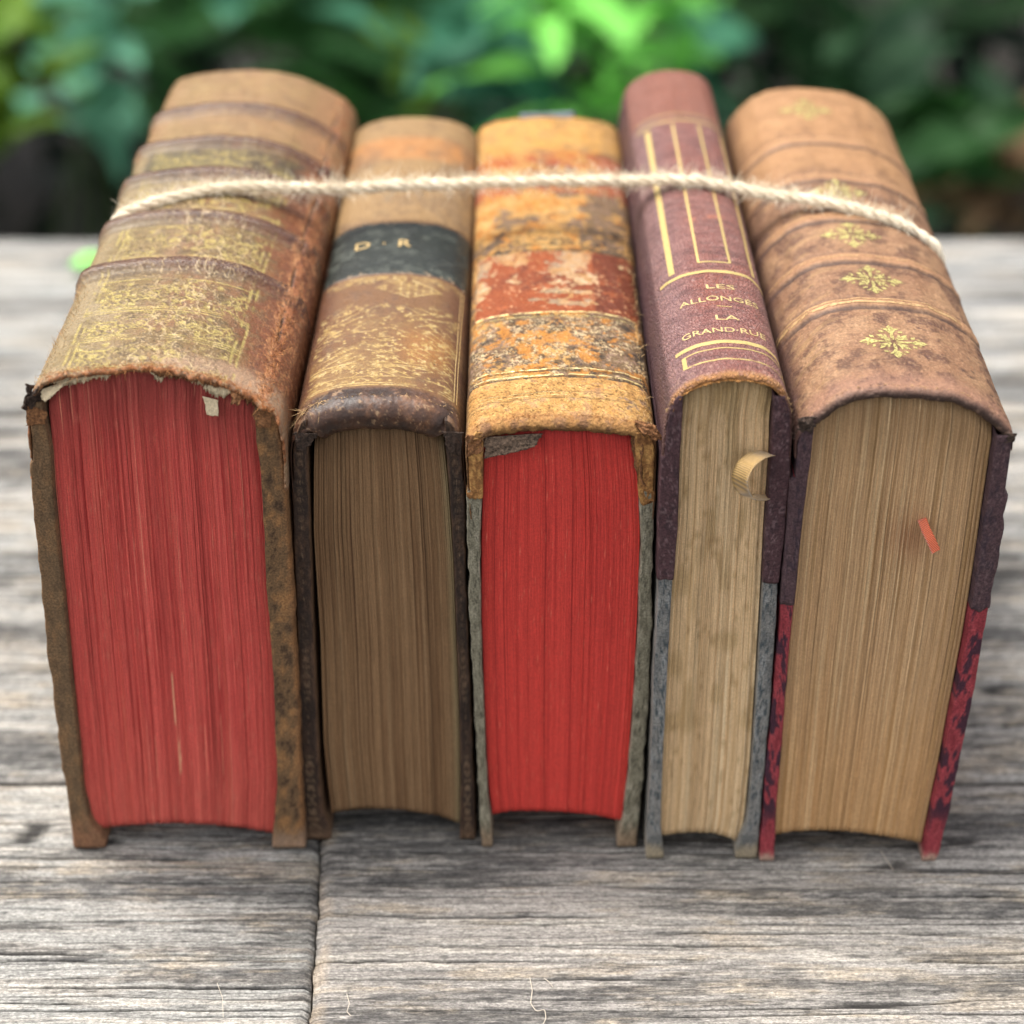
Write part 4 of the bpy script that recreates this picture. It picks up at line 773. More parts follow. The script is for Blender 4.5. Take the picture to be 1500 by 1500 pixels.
# ================================================================== book 4: slim plum book with gilt lines and title
Y4 = 41.9
b4 = thing('old_book', 'slimmest old book, plum pebbled leather spine with gilt ruled columns and lettered title', 'book', (4.9, Y4, 0), GROUP)
def paint4(u, s, lip, flat):
    n1 = fbm(u*0.9, s*0.7, 4, 303); n2 = fbm(u*3, s*2.4, 4, 308); n3 = fbm(u*12, s*12, 3, 314); wr = fbm(u*2.5, s*8.0, 4, 317)
    n5 = fbm(u*26, s*26, 2, 318)
    col = np.broadcast_to(C(142, 92, 86), u.shape+(3,)).copy()
    col = mix(col, C(150, 88, 74), 0.8*ss(-0.3, 0.4, n1)*ss(1.3, 0.3, np.abs(u-0.25))); col = mix(col, C(136, 104, 106), 0.85*ss(0.5, 1.5, np.abs(u-0.3)))
    col = mix(col, C(188, 146, 138), 0.55*ss(0.12, 0.45, n5+0.2*n2)); col = mix(col, C(84, 52, 54), 0.55*ss(0.1, 0.4, wr+0.3*n5))
    far = ss(15.9, 16.3, s); col = mix(col, C(160, 100, 76), 0.6*far)
    ed = ss(0.34, 0.06, s+0.12*n3+0.08*n2); col = mix(col, C(190, 136, 78), 0.85*ed*ss(-0.5, 0.05, n3+0.3)); col = mix(col, C(174, 118, 62), lip*0.85*ss(-0.4, 0.1, n3+0.3))
    rub = ss(0.2, 0.45, n3+0.2*n2)*ss(1.5, 0.3, s); col = mix(col, C(206, 166, 150), 0.4*rub)
    sc = band(s, 8.6+0.35*(u+0.2)+0.12*n2, 0.12, 0.06)*band(u, 0.15, 0.45, 0.2); col = mix(col, C(206, 130, 100), 0.6*sc*ss(-0.2, 0.2, n2+n3))
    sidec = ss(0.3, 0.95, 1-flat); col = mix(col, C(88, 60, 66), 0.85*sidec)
    disp = 0.014*n1 + 0.006*wr + 0.004*n3 - 0.012*np.maximum(band(s, 10.05, 0.05, 0.05), 0)
    rough = 0.46 + 0.08*n2 + 0.3*ed
    return dict(col=col, disp=disp, rough=rough, metal=0*u, bump=1.0+0*u, rag=0.05*n3)
prof4 = [(969, 760), (969, 700), (971, 645), (975, 612), (983, 588), (998, 571), (1028, 556), (1067, 549), (1102, 551), (1133, 559), (1151, 576), (1160, 603), (1161, 640), (1158, 700), (1153, 760)]
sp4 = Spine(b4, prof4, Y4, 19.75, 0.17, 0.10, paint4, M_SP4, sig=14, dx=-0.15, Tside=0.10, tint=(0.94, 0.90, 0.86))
def cream4(c, v, X, Z):
    a = fbm(c*45, v*0.8, 4, 370, 0.7); b = fbm(c*4, v*4, 4, 371)
    col = np.broadcast_to(C(208, 178, 138), c.shape+(3,)).copy(); col = mix(col, C(178, 146, 104), 0.7*ss(0.0, 0.6, a+0.3*b)); col = mix(col, C(220, 200, 164), 0.6*ss(0.1, 0.6, -a+0.3*b))
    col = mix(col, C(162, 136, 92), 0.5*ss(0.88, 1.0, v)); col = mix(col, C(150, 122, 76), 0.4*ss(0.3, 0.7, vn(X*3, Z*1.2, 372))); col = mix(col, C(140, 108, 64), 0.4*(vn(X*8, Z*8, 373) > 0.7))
    for c0, w, m, v0, v1 in ((0.30, 0.006, 0.7, 0.35, 0.7), (0.46, 0.008, 0.6, 0.05, 0.6), (0.12, 0.006, 0.5, 0, 1), (0.62, 0.004, 0.4, 0, 1), (0.85, 0.006, 0.4, 0, 0.8), (0.20, 0.005, 0.5, 0.6, 1)):
        col = mix(col, C(112, 82, 48), m*(1-ss(w*0.2, w, np.abs(c-c0-0.008*vn(v*3, 0*v, int(c0*99)))))*(v > v0)*(v < v1))
    return col
pages(b4, [(1001, 577), (1004, 584), (1003, 598), (999, 625), (997, 656), (993, 772), (984, 888), (976, 1043), (972, 1120), (969, 1200), (966, 1236), (966, 1260)],
      [(1137, 577), (1135, 585), (1130, 600), (1128, 625), (1128, 656), (1120, 772), (1114, 888), (1107, 1004), (1100, 1120), (1091, 1210), (1083, 1243), (1082, 1262)],
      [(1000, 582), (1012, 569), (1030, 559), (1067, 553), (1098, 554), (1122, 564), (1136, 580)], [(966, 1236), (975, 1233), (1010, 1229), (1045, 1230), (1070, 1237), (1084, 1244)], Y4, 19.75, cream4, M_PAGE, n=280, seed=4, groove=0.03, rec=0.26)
def bp4(W, Z, Yl):
    n = fbm(W*3, Z*3, 4, 381); n2 = fbm(W*7, Z*6, 4, 382)
    col = np.broadcast_to(C(140, 138, 134), W.shape+(3,)).copy(); col = mix(col, C(102, 104, 104), 0.7*ss(0, 0.4, n)); col = mix(col, C(158, 160, 160), 0.6*ss(0.05, 0.5, -n+0.3*n2)); col = mix(col, C(46, 64, 72), 0.8*ss(0.15, 0.32, n2))
    col = mix(col, C(176, 160, 132), 0.85*ss(0.75, 0.25, Z+0.3*n)); col = mix(col, C(176, 170, 160), 0.5*ss(0.9, 1.0, np.abs(W-0.5)*2)); return col, 0.85
def bp4c(W, Z, Yl):
    n = fbm(W*4, Z*4, 4, 391); n3 = fbm(W*9, Z*30, 3, 392, 0.7)
    col = np.broadcast_to(C(84, 58, 62), W.shape+(3,)).copy(); col = mix(col, C(62, 44, 50), 0.7*ss(0, 0.5, n)); col = mix(col, C(150, 122, 124), 0.5*ss(0.2, 0.5, n3+0.2*n)); return col, 0.65
L4 = [(976, 604), (970, 656), (966, 772), (964, 842), (963, 888), (957, 1004), (953, 1120), (948, 1200), (946, 1252), (946, 1264)], [(999, 604), (996, 656), (992, 772), (983, 888), (975, 1043), (971, 1120), (968, 1210), (973, 1257), (973, 1264)]
R4 = [(1160, 604), (1155, 695), (1149, 772), (1140, 849), (1137, 907), (1131, 1004), (1121, 1120), (1114, 1200), (1110, 1260), (1110, 1268)], [(1133, 604), (1130, 656), (1122, 772), (1116, 888), (1109, 1004), (1102, 1120), (1094, 1205), (1078, 1244), (1076, 1268)]
zc = on_y(965, 848, Y4)[2]; zc2 = on_y(1140, 853, Y4)[2]
bl = board(b4, *L4, Y4, 19.75, bp4, M_BOARD, seed=9, rough_edge=0.02, sp=sp4, rise=0.42); br_ = board(b4, *R4, Y4, 19.75, bp4, M_BOARD, seed=10, rough_edge=0.02, sp=sp4, rise=0.42)
board(bl, *L4, Y4, 19.75, bp4c, M_BOARD, 'leather_corner', zc, None, 0.03, 80, 11, 0.02, 0.05, sp=sp4, rise=0.42); board(br_, *R4, Y4, 19.75, bp4c, M_BOARD, 'leather_corner', zc2, None, 0.03, 80, 12, 0.02, 0.05, sp=sp4, rise=0.42)
arc = lambda u0, u1, s0: [(u, s0) for u in np.linspace(u0, u1, 24)]
M_GILT4 = gilt_mat('gilt rule', C(226, 198, 128), 0.34, 1600)
ua = u_at(sp4, 1003, 1.1); ub = u_at(sp4, 1146, 1.1); ua2 = u_at(sp4, 968, 5.4); ub2 = u_at(sp4, 1117, 5.4)
rules = [([(ua, 0.80), (ub, 0.80)], 0.045), ([(ua, 1.34), (ub, 1.34)], 0.045), ([(ua, 0.78), (ua, 1.36)], 0.11), ([(ub, 0.78), (ub, 1.36)], 0.07), ([(ua-0.2, 1.66), (ub-0.02, 1.66)], 0.16), ([(ua2, 5.45), (ub2, 5.45)], 0.15)]
for p0, p1, w in ((984, 948, 0.16), (1103, 1055, 0.11)): rules.append(([(u_at(sp4, p0, 5.75), 5.75), (u_at(sp4, p1, 15.3), 15.3)], w))
q = [(u_at(sp4, 1023, 6.0), 6.0), (u_at(sp4, 1069, 6.0), 6.0), (u_at(sp4, 1023, 15.3), 15.3), (u_at(sp4, 985, 15.3), 15.3)]
rules += [([q[0], q[1]], 0.06), ([q[1], q[2]], 0.065), ([q[0], q[3]], 0.065), ([(ua2, 15.6), (ub2, 15.6)], 0.10), ([(ua2, 16.1), (ub2, 16.1)], 0.05), ([(u_at(sp4, 1050, 3.5), 3.5), (u_at(sp4, 1072, 3.5), 3.5)], 0.03)]
for pts, w in rules: sp4.rule(M_GILT4, pts, w)
M_LET4 = gilt_mat('rubbed gilt lettering', C(232, 204, 142), 0.37, 1700)
for txt, x0, x1, s0, h in (('LES', 1034, 1076, 4.58, 0.23), ('ALLONGÉS', 995, 1110, 3.92, 0.25), ('LA', 1048, 1083, 2.92, 0.24), ("GRAND·RUE", 999, 1121, 2.27, 0.25)):
    v, t = text_tris(txt, 1.0); U0, U1 = u_at(sp4, x0, s0), u_at(sp4, x1, s0); a = Acc()
    v[:, 0] = U0 + (v[:, 0]-v[:, 0].min())*(U1-U0)/np.ptp(v[:, 0]); v[:, 1] = v[:, 1]*h/0.70 + s0-h/2
    sp4.shape(a, v, t, 0.008); a.build('gilt_lettering', M_LET4, sp4.o)
edge_strip(sp4, 'worn_edge', -1.75, 1.85, 0.05, flat_mat('worn leather lip', C(190, 134, 74), 0.95, 1500, 0.4, 1.35, 0.0004), 90, 31, -0.12, -0.10)
lip_fibres(sp4, M_FIB_TAN, 420, -1.9, 1.9, 0.05, -0.1, 0.25, True, 31); lip_fibres(sp4, M_FIB_DK, 160, -1.9, -1.7, 0.08, 0.2, 8, False, 32)
def ribbon(root, name, path, wdir, w, mat, n=60, sub=6):
    Q, _ = resample(np.asarray(path, float), n, 30); wd = np.asarray(wdir, float); wd /= np.linalg.norm(wd)
    k = np.linspace(-0.5, 0.5, sub)
    V = Q[:, None, :] + wd[None, None, :]*(k*w)[None, :, None]
    tg = np.gradient(Q, axis=0); nn = np.cross(tg, wd); nn /= np.linalg.norm(nn, axis=1)[:, None]
    V2 = V + nn[:, None, :]*0.012
    N = n*sub; per = np.concatenate([np.arange(n)*sub, (np.arange(n)*sub+sub-1)[::-1]]); p2 = np.roll(per, -1)
    q = np.vstack([grid_quads(n, sub), grid_quads(n, sub)[:, ::-1]+N, np.stack([per, per+N, p2+N, p2], -1)])
    return mesh_np(name, np.vstack([V.reshape(-1, 3), V2.reshape(-1, 3)]), q, None, mat, root)
def cloth_mat(name, col):
    t = NT(name); v = t.coord((1, 1, 1)); w = t.n('ShaderNodeTexWave', wave_type='BANDS', bands_direction='DIAGONAL'); w.inputs['Scale'].default_value = 850; w.inputs['Distortion'].default_value = 0.6; t.l(v, w.inputs['Vector'])
    t.l(t.mixc(1.0, tuple(col), t.ramp(w.outputs['Fac'], (0.2, 0.58), (0.8, 1.18)), 'MULTIPLY'), t.p.inputs['Base Color']); t.p.inputs['Roughness'].default_value = 0.55
    t.p.inputs['Sheen Weight'].default_value = 0.3; t.bump(w.outputs['Fac'], 0.0001); return t.m
P4 = lambda x, y, d: on_y(x, y, Y4+d)
M_RIB = cloth_mat('old gold ribbon', C(196, 156, 88))
ribbon(b4, 'ribbon_marker', [P4(1132, 664, 0.40), P4(1122, 664, 0.05), P4(1108, 668, -0.35), P4(1092, 680, -0.60), P4(1083, 700, -0.62), P4(1087, 718, -0.50), P4(1098, 730, -0.25), P4(1112, 729, -0.02), P4(1124, 722, 0.40)], (0.72, -0.68, 0.10), 0.46, M_RIB, 70)
# ================================================================== book 5: wide tan book with gilt flowers
Y5 = 41.8
b5 = thing('old_book', 'wide tan old book at the right end, gilt flower stamps and red marbled board edges', 'book', (8.7, Y5, 0), GROUP)
BANDS5 = [4.42, 6.98, 9.5, 12.2, 14.95]
def paint5(u, s, lip, flat):
    n1 = fbm(u*0.8, s*0.6, 4, 403); n2 = fbm(u*2.6, s*2.2, 4, 408); n3 = fbm(u*9, s*9, 3, 414); st = fbm(u*1.2+0.6*s, s*4.5-u*2, 4, 417)
    n6 = fbm(u*20, s*20, 3, 421, 0.7); st2 = fbm(u*2.5+0.5*s, s*11-u*2, 4, 423, 0.7)
    col = np.broadcast_to(C(154, 116, 88), u.shape+(3,)).copy()
    col = mix(col, C(180, 144, 110), 0.75*ss(-0.05, 0.4, n1*0.7+0.4*st+0.4*st2)); col = mix(col, C(104, 72, 56), 0.85*ss(-0.05, 0.3, n2-0.2*n1+0.3*st2)); col = mix(col, C(206, 172, 140), 0.35*ss(0.1, 0.4, n6)); col = mix(col, C(110, 82, 68), 0.35*ss(0.15, 0.4, -n6+0.3*st2)); col = mix(col, C(180, 146, 104), 0.5*ss(0.2, 0.5, st)*ss(0.6, -1.0, u))
    col = mix(col, C(112, 82, 64), 0.45*ss(0.2, 0.5, fbm(u*1.3+3, s*1.5, 4, 419))*ss(0.2, -1.4, u))
    col = mix(col, C(176, 134, 116), 0.5*ss(1.2, 0.2, s+0.3*n1)); col = mix(col, C(206, 160, 110), 0.5*ss(11, 14, s))
    disp = 0.025*n1+0.014*n2+0.010*n3+0.010*st2; piece = 0*u
    for i, b in enumerate(BANDS5):
        prof = np.exp(-((s-b-0.015*n1)/0.27)**4); disp = disp + 0.045*prof; piece = np.maximum(piece, (np.abs(s-b) < 0.30)*(flat > 0.25)*1.0)
        col = mix(col, C(206, 160, 120), 0.5*prof)
        dkl = band(s, b-0.30+0.02*n1, 0.085, 0.06); col = mix(col, C(72, 54, 50), 0.78*dkl*ss(-0.7, 0.0, n2+0.3)); disp = disp-0.03*dkl
        dk2 = band(s, b+0.32+0.02*n1, 0.05, 0.05); col = mix(col, C(96, 70, 60), (0.45 if i in (0, 3) else 0.6)*dk2); disp = disp-0.02*dk2
    scab = ss(0.38, 0.55, n3+0.35*n2)*ss(-0.1, 0.4, fbm(u*1.0, s*0.9, 3, 431)+0.3*ss(2.5, 0.5, s)+0.25*ss(1.2, 2.2, u)-0.2); col = mix(col, C(96, 66, 58), 0.8*scab); disp = disp-0.02*scab
    fl = ss(0.45, 0.6, fbm(u*5, s*7, 3, 437))*ss(1.7, 2.3, u)*ss(3.5, 2.0, s); col = mix(col, C(64, 48, 46), fl*0.8)
    le = ss(0.16, 0.02, s+0.06*n2); col = mix(col, C(96, 72, 66), 0.6*le); lc = mix(np.broadcast_to(C(84, 66, 60), u.shape+(3,)), C(140, 116, 104), ss(0.1, 0.5, n3+0.2*n2)); col = mix(col, lc, ss(0.05, 0.5, lip))
    sidel = np.clip(ss(-1.6, -2.4, u+0.2*n1) + ss(0.3, 0.9, 1-flat), 0, 1); col = mix(col, C(92, 66, 64), 0.85*sidel*ss(14, 3, s)+0.4*sidel*ss(3, 14, s))  # plum leather sides, with the shading of the left painted into the colour
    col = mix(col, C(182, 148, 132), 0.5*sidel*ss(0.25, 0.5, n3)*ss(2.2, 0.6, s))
    return dict(col=col, disp=disp*(0.35+0.65*flat), rough=0.58+0.15*n2, metal=0*u, bump=0.9+0*u, rag=0.05*fbm(u*1.2, 0*u, 3, 455)+0.02*n3, piece=piece, names=['', 'raised_band'])
prof5 = [(1164, 672), (1165, 648), (1172, 630), (1187, 613), (1218, 588), (1249, 575), (1295, 569), (1345, 571), (1403, 578), (1442, 595), (1469, 614), (1485, 633), (1486, 642), (1484, 660)]
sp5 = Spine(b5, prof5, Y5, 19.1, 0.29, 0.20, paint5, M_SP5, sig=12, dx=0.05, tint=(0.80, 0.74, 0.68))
def tan5(c, v, X, Z):
    a = fbm(c*65, v*0.9, 4, 470, 0.7); b = fbm(c*4, v*3, 4, 471)
    col = np.broadcast_to(C(182, 148, 110), c.shape+(3,)).copy(); col = mix(col, C(146, 114, 74), 0.8*ss(0.0, 0.6, a+0.3*b)); col = mix(col, C(204, 178, 138), 0.7*ss(0.15, 0.6, -a+0.2*b)*ss(0.6, 0.2, np.abs(c-0.35)))
    col = mix(col, C(132, 104, 72), 0.5*ss(0.82, 1.0, v)); col = mix(col, C(196, 148, 92), 0.35*ss(0.5, 0.0, v)); col = mix(col, C(140, 108, 70), 0.4*ss(0.93, 1.0, c))  # overhang shade painted at the top, bounce light painted towards the bottom
    lt = (vn(c*230, v*0.8, 472) > 0.6)*ss(0, 0.5, vn(c*22, v*2, 473)); col = mix(col, C(214, 186, 146), 0.6*lt)
    st = np.exp(-((c-0.62)/0.13)**2-((v-0.70)/0.05)**2); return mix(col, C(140, 88, 62), 0.45*st)
pages(b5, [(1194, 605), (1192, 630), (1185, 695), (1175, 772), (1166, 869), (1158, 946), (1145, 1110), (1139, 1180), (1135, 1235), (1134, 1262)], [(1460, 620), (1457, 645), (1452, 675), (1438, 772), (1427, 849), (1411, 946), (1392, 1043), (1378, 1120), (1365, 1180), (1352, 1243), (1347, 1268)],
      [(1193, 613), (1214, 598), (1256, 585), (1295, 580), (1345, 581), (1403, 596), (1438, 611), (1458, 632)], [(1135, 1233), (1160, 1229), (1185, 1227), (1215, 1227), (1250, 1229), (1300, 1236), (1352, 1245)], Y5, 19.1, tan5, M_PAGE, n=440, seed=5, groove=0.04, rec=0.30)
def bp5(W, Z, Yl):
    n = fbm(W*2.2+Yl*0.4, Z*1.8, 4, 481); n2 = fbm(W*5, Z*5, 4, 482)
    col = np.broadcast_to(C(164, 66, 74), W.shape+(3,)).copy(); col = mix(col, C(196, 92, 96), 0.6*ss(0, 0.5, n2)); col = mix(col, C(48, 36, 52), 0.9*ss(0.02, 0.16, n+0.45*n2)*ss(0.6, 1.8, Z)); col = mix(col, C(122, 42, 50), 0.6*ss(0.1, 0.4, -n))
    col = mix(col, C(206, 178, 156), 0.8*ss(0.35, 0.1, Z+0.1*n2)); return col, 0.8
def bp5c(W, Z, Yl):
    n = fbm(W*4, Z*4, 4, 491); n3 = fbm(W*9, Z*28, 3, 492, 0.7)
    col = np.broadcast_to(C(88, 66, 70), W.shape+(3,)).copy(); col = mix(col, C(58, 46, 56), 0.8*ss(0, 0.4, n)); col = mix(col, C(126, 102, 102), 0.45*ss(0.15, 0.5, n3+0.3*n)); return col, 0.75
L5 = [(1168, 620), (1162, 655), (1153, 772), (1145, 876), (1138, 965), (1123, 1120), (1118, 1180), (1113, 1257), (1112, 1270)], [(1193, 617), (1184, 695), (1174, 772), (1165, 869), (1157, 946), (1144, 1110), (1138, 1180), (1134, 1258), (1133, 1270)]
R5 = [(1486, 645), (1479, 695), (1461, 826), (1446, 900), (1430, 1004), (1405, 1120), (1392, 1185), (1376, 1250), (1366, 1266)], [(1460, 640), (1454, 680), (1440, 772), (1429, 849), (1413, 946), (1394, 1043), (1380, 1120), (1367, 1180), (1354, 1243), (1349, 1266)]
zc = on_y(1145, 885, Y5)[2]; zc2 = on_y(1435, 893, Y5)[2]
bl = board(b5, *L5, Y5, 19.1, bp5, M_BOARD, seed=13, rough_edge=0.03, sp=sp5, rise=0.05); br_ = board(b5, *R5, Y5, 19.1, bp5, M_BOARD, seed=14, rough_edge=0.03, sp=sp5, rise=0.05)
board(bl, *L5, Y5, 19.1, bp5c, M_BOARD, 'leather_corner', zc, None, 0.02, 60, 15, 0.02, 0.06, sp=sp5, rise=0.05); board(br_, *R5, Y5, 19.1, bp5c, M_BOARD, 'leather_corner', zc2, None, 0.025, 60, 16, 0.05, 0.10, sp=sp5, rise=0.05)
def lens(acc, sp, c, p0, p1, w, bow=0.0, sx=1.0, n=9):       # a pointed petal from p0 to p1
    t = np.linspace(0, 1, n); p0 = np.array(p0); p1 = np.array(p1); d = p1-p0; nn = np.array([-d[1], d[0]])/(np.linalg.norm(d)+1e-9)
    mid = p0 + d*t[:, None] + nn*(np.sin(t*math.pi)*bow)[:, None]; ww = (np.sin(t*math.pi)**0.7*w)[:, None]*nn
    L_ = mid+ww; R_ = mid-ww; uv = np.stack([L_, mid, R_], 1).reshape(-1, 2)*[1.0, 1.0] + c
    acc.add(sp.at(uv[:, 0], uv[:, 1], 0.010), grid_quads(n, 3))
def flower(acc, sp, px, s0, r):
    c = np.array([u_at(sp, px, s0), s0])
    for k in range(4):
        a = k*math.pi/2; rot = np.array([[math.cos(a), math.sin(a)], [-math.sin(a), math.cos(a)]]); f = r*(1.0 if k % 2 == 0 else 1.02)
        g = lambda x, y: np.array([x, y])@rot*f
        lens(acc, sp, c, g(0.06, 0), g(0.62, 0), 0.05*f); lens(acc, sp, c, g(0.50, 0), g(1.0, 0), 0.12*f)
        for sg in (1, -1):
            lens(acc, sp, c, g(0.42, 0.02*sg), g(0.80, 0.26*sg), 0.065*f, -0.10*sg*f); lens(acc, sp, c, g(0.55, 0.20*sg), g(0.66, 0.36*sg), 0.06*f)
            lens(acc, sp, c, g(0.08, 0.05*sg), g(0.46, 0.20*sg), 0.045*f, 0.05*sg*f)
        lens(acc, sp, c, g(0.10, 0.10), g(0.46, 0.46), 0.06*f); lens(acc, sp, c, g(0.30, 0.36), g(0.44, 0.30), 0.05*f)
for px, s0 in ((1309, 2.36), (1277, 5.72), (1247, 8.38), (1228, 11.2), (1180, 17.3)):
    a = Acc(); flower(a, sp5, px, s0, 0.80); a.build('gilt_flower', M_GILT_BRIGHT, sp5.o)
M_GILT5 = gilt_mat('rubbed band gilt', C(226, 184, 132), 0.45, 600)
sp5.rule(M_GILT5, arc(-2.35, 2.6, 4.52), 0.05, 0.012); sp5.rule(M_GILT5, arc(-2.35, 2.6, 4.36), 0.12, 0.012)
for b in BANDS5[1:]: sp5.rule(M_GILT5, arc(-2.2, 2.4, b+0.02), 0.04, 0.012)
lip_fibres(sp5, M_FIB_TAN, 260, -2.2, 2.6, 0.06, -0.2, 0.05, True, 41); lip_fibres(sp5, M_FIB_DK, 150, -2.6, -2.2, 0.12, 0.0, 1.2, True, 42)
P = lambda x, y, d=0.0: on_y(x, y, Y5+d)
flap(b5, 'leather_tatter', [P(1168, 612, 0.0), P(1194, 610, 0.0), P(1190, 634, -0.05), P(1172, 632, -0.05)], M_DARKTORN, 10, 8, 0.05, 44)
flap(b5, 'leather_tatter', [P(1462, 636, 0.05), P(1488, 634, 0.0), P(1487, 648, -0.04), P(1460, 648, 0.0)], M_DARKTORN, 10, 8, 0.02, 45)
ro = ribbon(b5, 'ribbon_marker', [P(1349, 758, 0.5), P(1351, 762, 0.22), P(1356, 776, -0.05), P(1363, 790, -0.22), P(1371, 808, -0.30)], (1, 0.55, 0.25), 0.24, cloth_mat('orange ribbon', C(244, 116, 70)), 40)

# ================================================================== twine
def twine_path():
    pts = []
    for px, py, z in ((168, 345, 12.2), (172, 325, 12.85)): pts.append(on_z(px, py, z))
    yt = 53.1
    top = [(-9.85, 13.55), (-9.3, 13.85), (-8.2, 14.17), (-7.0, 14.17), (-6.2, 14.0), (-5.4, 13.85), (-4.3, 13.85), (-2.4, 13.86), (0.0, 13.88), (2.4, 13.95), (3.5, 14.05), (4.9, 14.22), (5.7, 14.12), (6.3, 13.9), (7.2, 13.95), (8.2, 13.98), (9.3, 13.85), (10.2, 13.45), (10.9, 12.9), (11.2, 12.3)]
    ys = [51.3, 51.8, 52.2, 52.35, 52.5, 52.7, 52.9, 53.1, 53.2, 53.15, 52.9, 52.6, 52.5, 52.4, 52.1, 51.7, 51.35, 51.05, 50.9, 50.9]
    top = np.array([(x + (0.32 if x < -5 else 0.0), y, z) for (x, z), y in zip(top, ys)])
    a = np.array([(-11.35, 51.0, 0.25), (-11.4, 51.0, 6), (-11.1, 51.0, 11.4), (-10.45, 51.0, 12.6)]); b = np.array([(11.45, 51.0, 11.2), (11.2, 51.0, 6.0), (10.95, 51.0, 0.25)])
    return resample(np.vstack([a, top, b]), 900, 12)[0]
def twine_lift(path):                                       # rest the cord on whatever leather is under it
    out = path.copy()
    for sp in (sp1, sp2, sp3, sp4, sp5):
        G = sp.G[sp.j0:-2]; j = int(np.argmin(np.abs(G[:, 0, 1]-52.4))); x, z = G[j, :, 0], G[j, :, 2]
        k = (z > z.max()-2.6); xs, zs = x[k], z[k]; o = np.argsort(xs); xs, zs = xs[o], zs[o]
        m = (out[:, 0] > xs[0]) & (out[:, 0] < xs[-1]) & (out[:, 2] > 11.8)
        out[m, 2] = np.maximum(out[m, 2], np.interp(out[m, 0], xs, zs)+0.13)
    k = np.exp(-0.5*(np.arange(-24, 25)/8)**2); k /= k.sum()
    e = np.pad(out, ((24, 24), (0, 0)), mode='edge')
    return np.stack([np.convolve(e[:, c], k, 'valid') for c in range(3)], 1)
TW = twine_lift(twine_path())
tw = thing('twine', 'fuzzy cream jute twine stretched across the spines, tying the five books together', 'twine', (0, 52.9, 0))
def jute_mat():
    t = NT('jute'); v = t.coord(); t.l(t.mixc(t.noise(v, 700, 4, 0.7), tuple(lin(206, 188, 156)), tuple(lin(244, 234, 214))), t.p.inputs['Base Color']); t.p.inputs['Roughness'].default_value = 0.95
    t.p.inputs['Sheen Weight'].default_value = 0.2; t.bump(t.noise(v, 1800, 4), 0.0004); return t.m
M_JUTE = jute_mat()
d = np.concatenate([[0], np.cumsum(np.linalg.norm(np.diff(TW, axis=0), axis=1))]); nn = 1500; tt = np.linspace(0, d[-1], nn)
ax = np.stack([np.interp(tt, d, TW[:, k]) for k in range(3)], 1); tg = np.gradient(ax, axis=0); tg /= np.linalg.norm(tg, axis=1)[:, None]
e1 = np.cross(tg, [0, 1, 0]); e1 /= np.linalg.norm(e1, axis=1)[:, None]; e2 = np.cross(tg, e1)
for k in range(3):
    ph = tt*2*math.pi/1.15 + k*2*math.pi/3
    r = 0.072+0.02*vn(tt*2, 0*tt, 60+k)
    p = ax + (e1*np.cos(ph)[:, None] + e2*np.sin(ph)[:, None])*r[:, None]
    v, q = tube(p, 0.078+0.025*vn(tt*3, 0*tt, 70+k), 7); mesh_np('strand', v, q, None, M_JUTE, tw)
a = Acc(); n = 9000; i = rng.integers(420, nn-420, n); th = rng.uniform(0, 2*math.pi, n)
rad = e1[i]*np.cos(th)[:, None]+e2[i]*np.sin(th)[:, None]
hairs(a, ax[i]+rad*0.12, rad*0.8+tg[i]*rng.normal(size=(n, 1))*0.9+np.array([0, 0, 0.25]), 0.22, 0.009, 0.8)
i2 = np.argmin(np.abs(ax[:, 0]+4.85)); n2 = 60; hairs(a, np.repeat(ax[i2:i2+1], n2, 0)+rng.normal(size=(n2, 3))*0.06, np.array([0.1, 0.2, 1.0])+rng.normal(size=(n2, 3))*0.5, 0.42, 0.010, 0.7)
o = a.build('fuzz', M_JUTE, tw); o['kind'] = 'stuff'
# ================================================================== loose fibres and a leaf on the table
M_WISP = flat_mat('pale fibre', C(214, 202, 184), 0.9, 800, 0.9, 1.1, 0)
def wisp(label, px, rad=0.010):
    pts = np.array([on_z(x, y, 0.03+0.05*(i % 2)) for i, (x, y) in enumerate(px)]); org = pts[0]*[1, 1, 0]
    Q = resample(pts, 50, 30)[0]; v, q = tube(Q, rad, 5); o = mesh_np('stray_fibre', v, q, None, M_WISP, None, origin=org); tag(o, label, 'fibre', 'stray fibres on the wood'); return o
wisp('curly white fibre lying on the planks in the front, below the middle red book', [(776, 1432), (780, 1450), (777, 1470), (786, 1482), (798, 1478), (800, 1492), (790, 1510)], 0.011)
wisp('short pale fibre hooked over a crack right of the plank joint', [(797, 1433), (804, 1438), (810, 1446)], 0.009)
wisp('faint thin hair lying on the left front plank', [(318, 1440), (326, 1462), (327, 1490)], 0.007)
wisp('fine hair sticking out under the tan book at the right end', [(1290, 1246), (1300, 1262), (1309, 1275)], 0.008)
wisp('forked pale fibre just right of the plank joint at the bottom', [(508, 1456), (512, 1470), (508, 1482), (514, 1488)], 0.009)

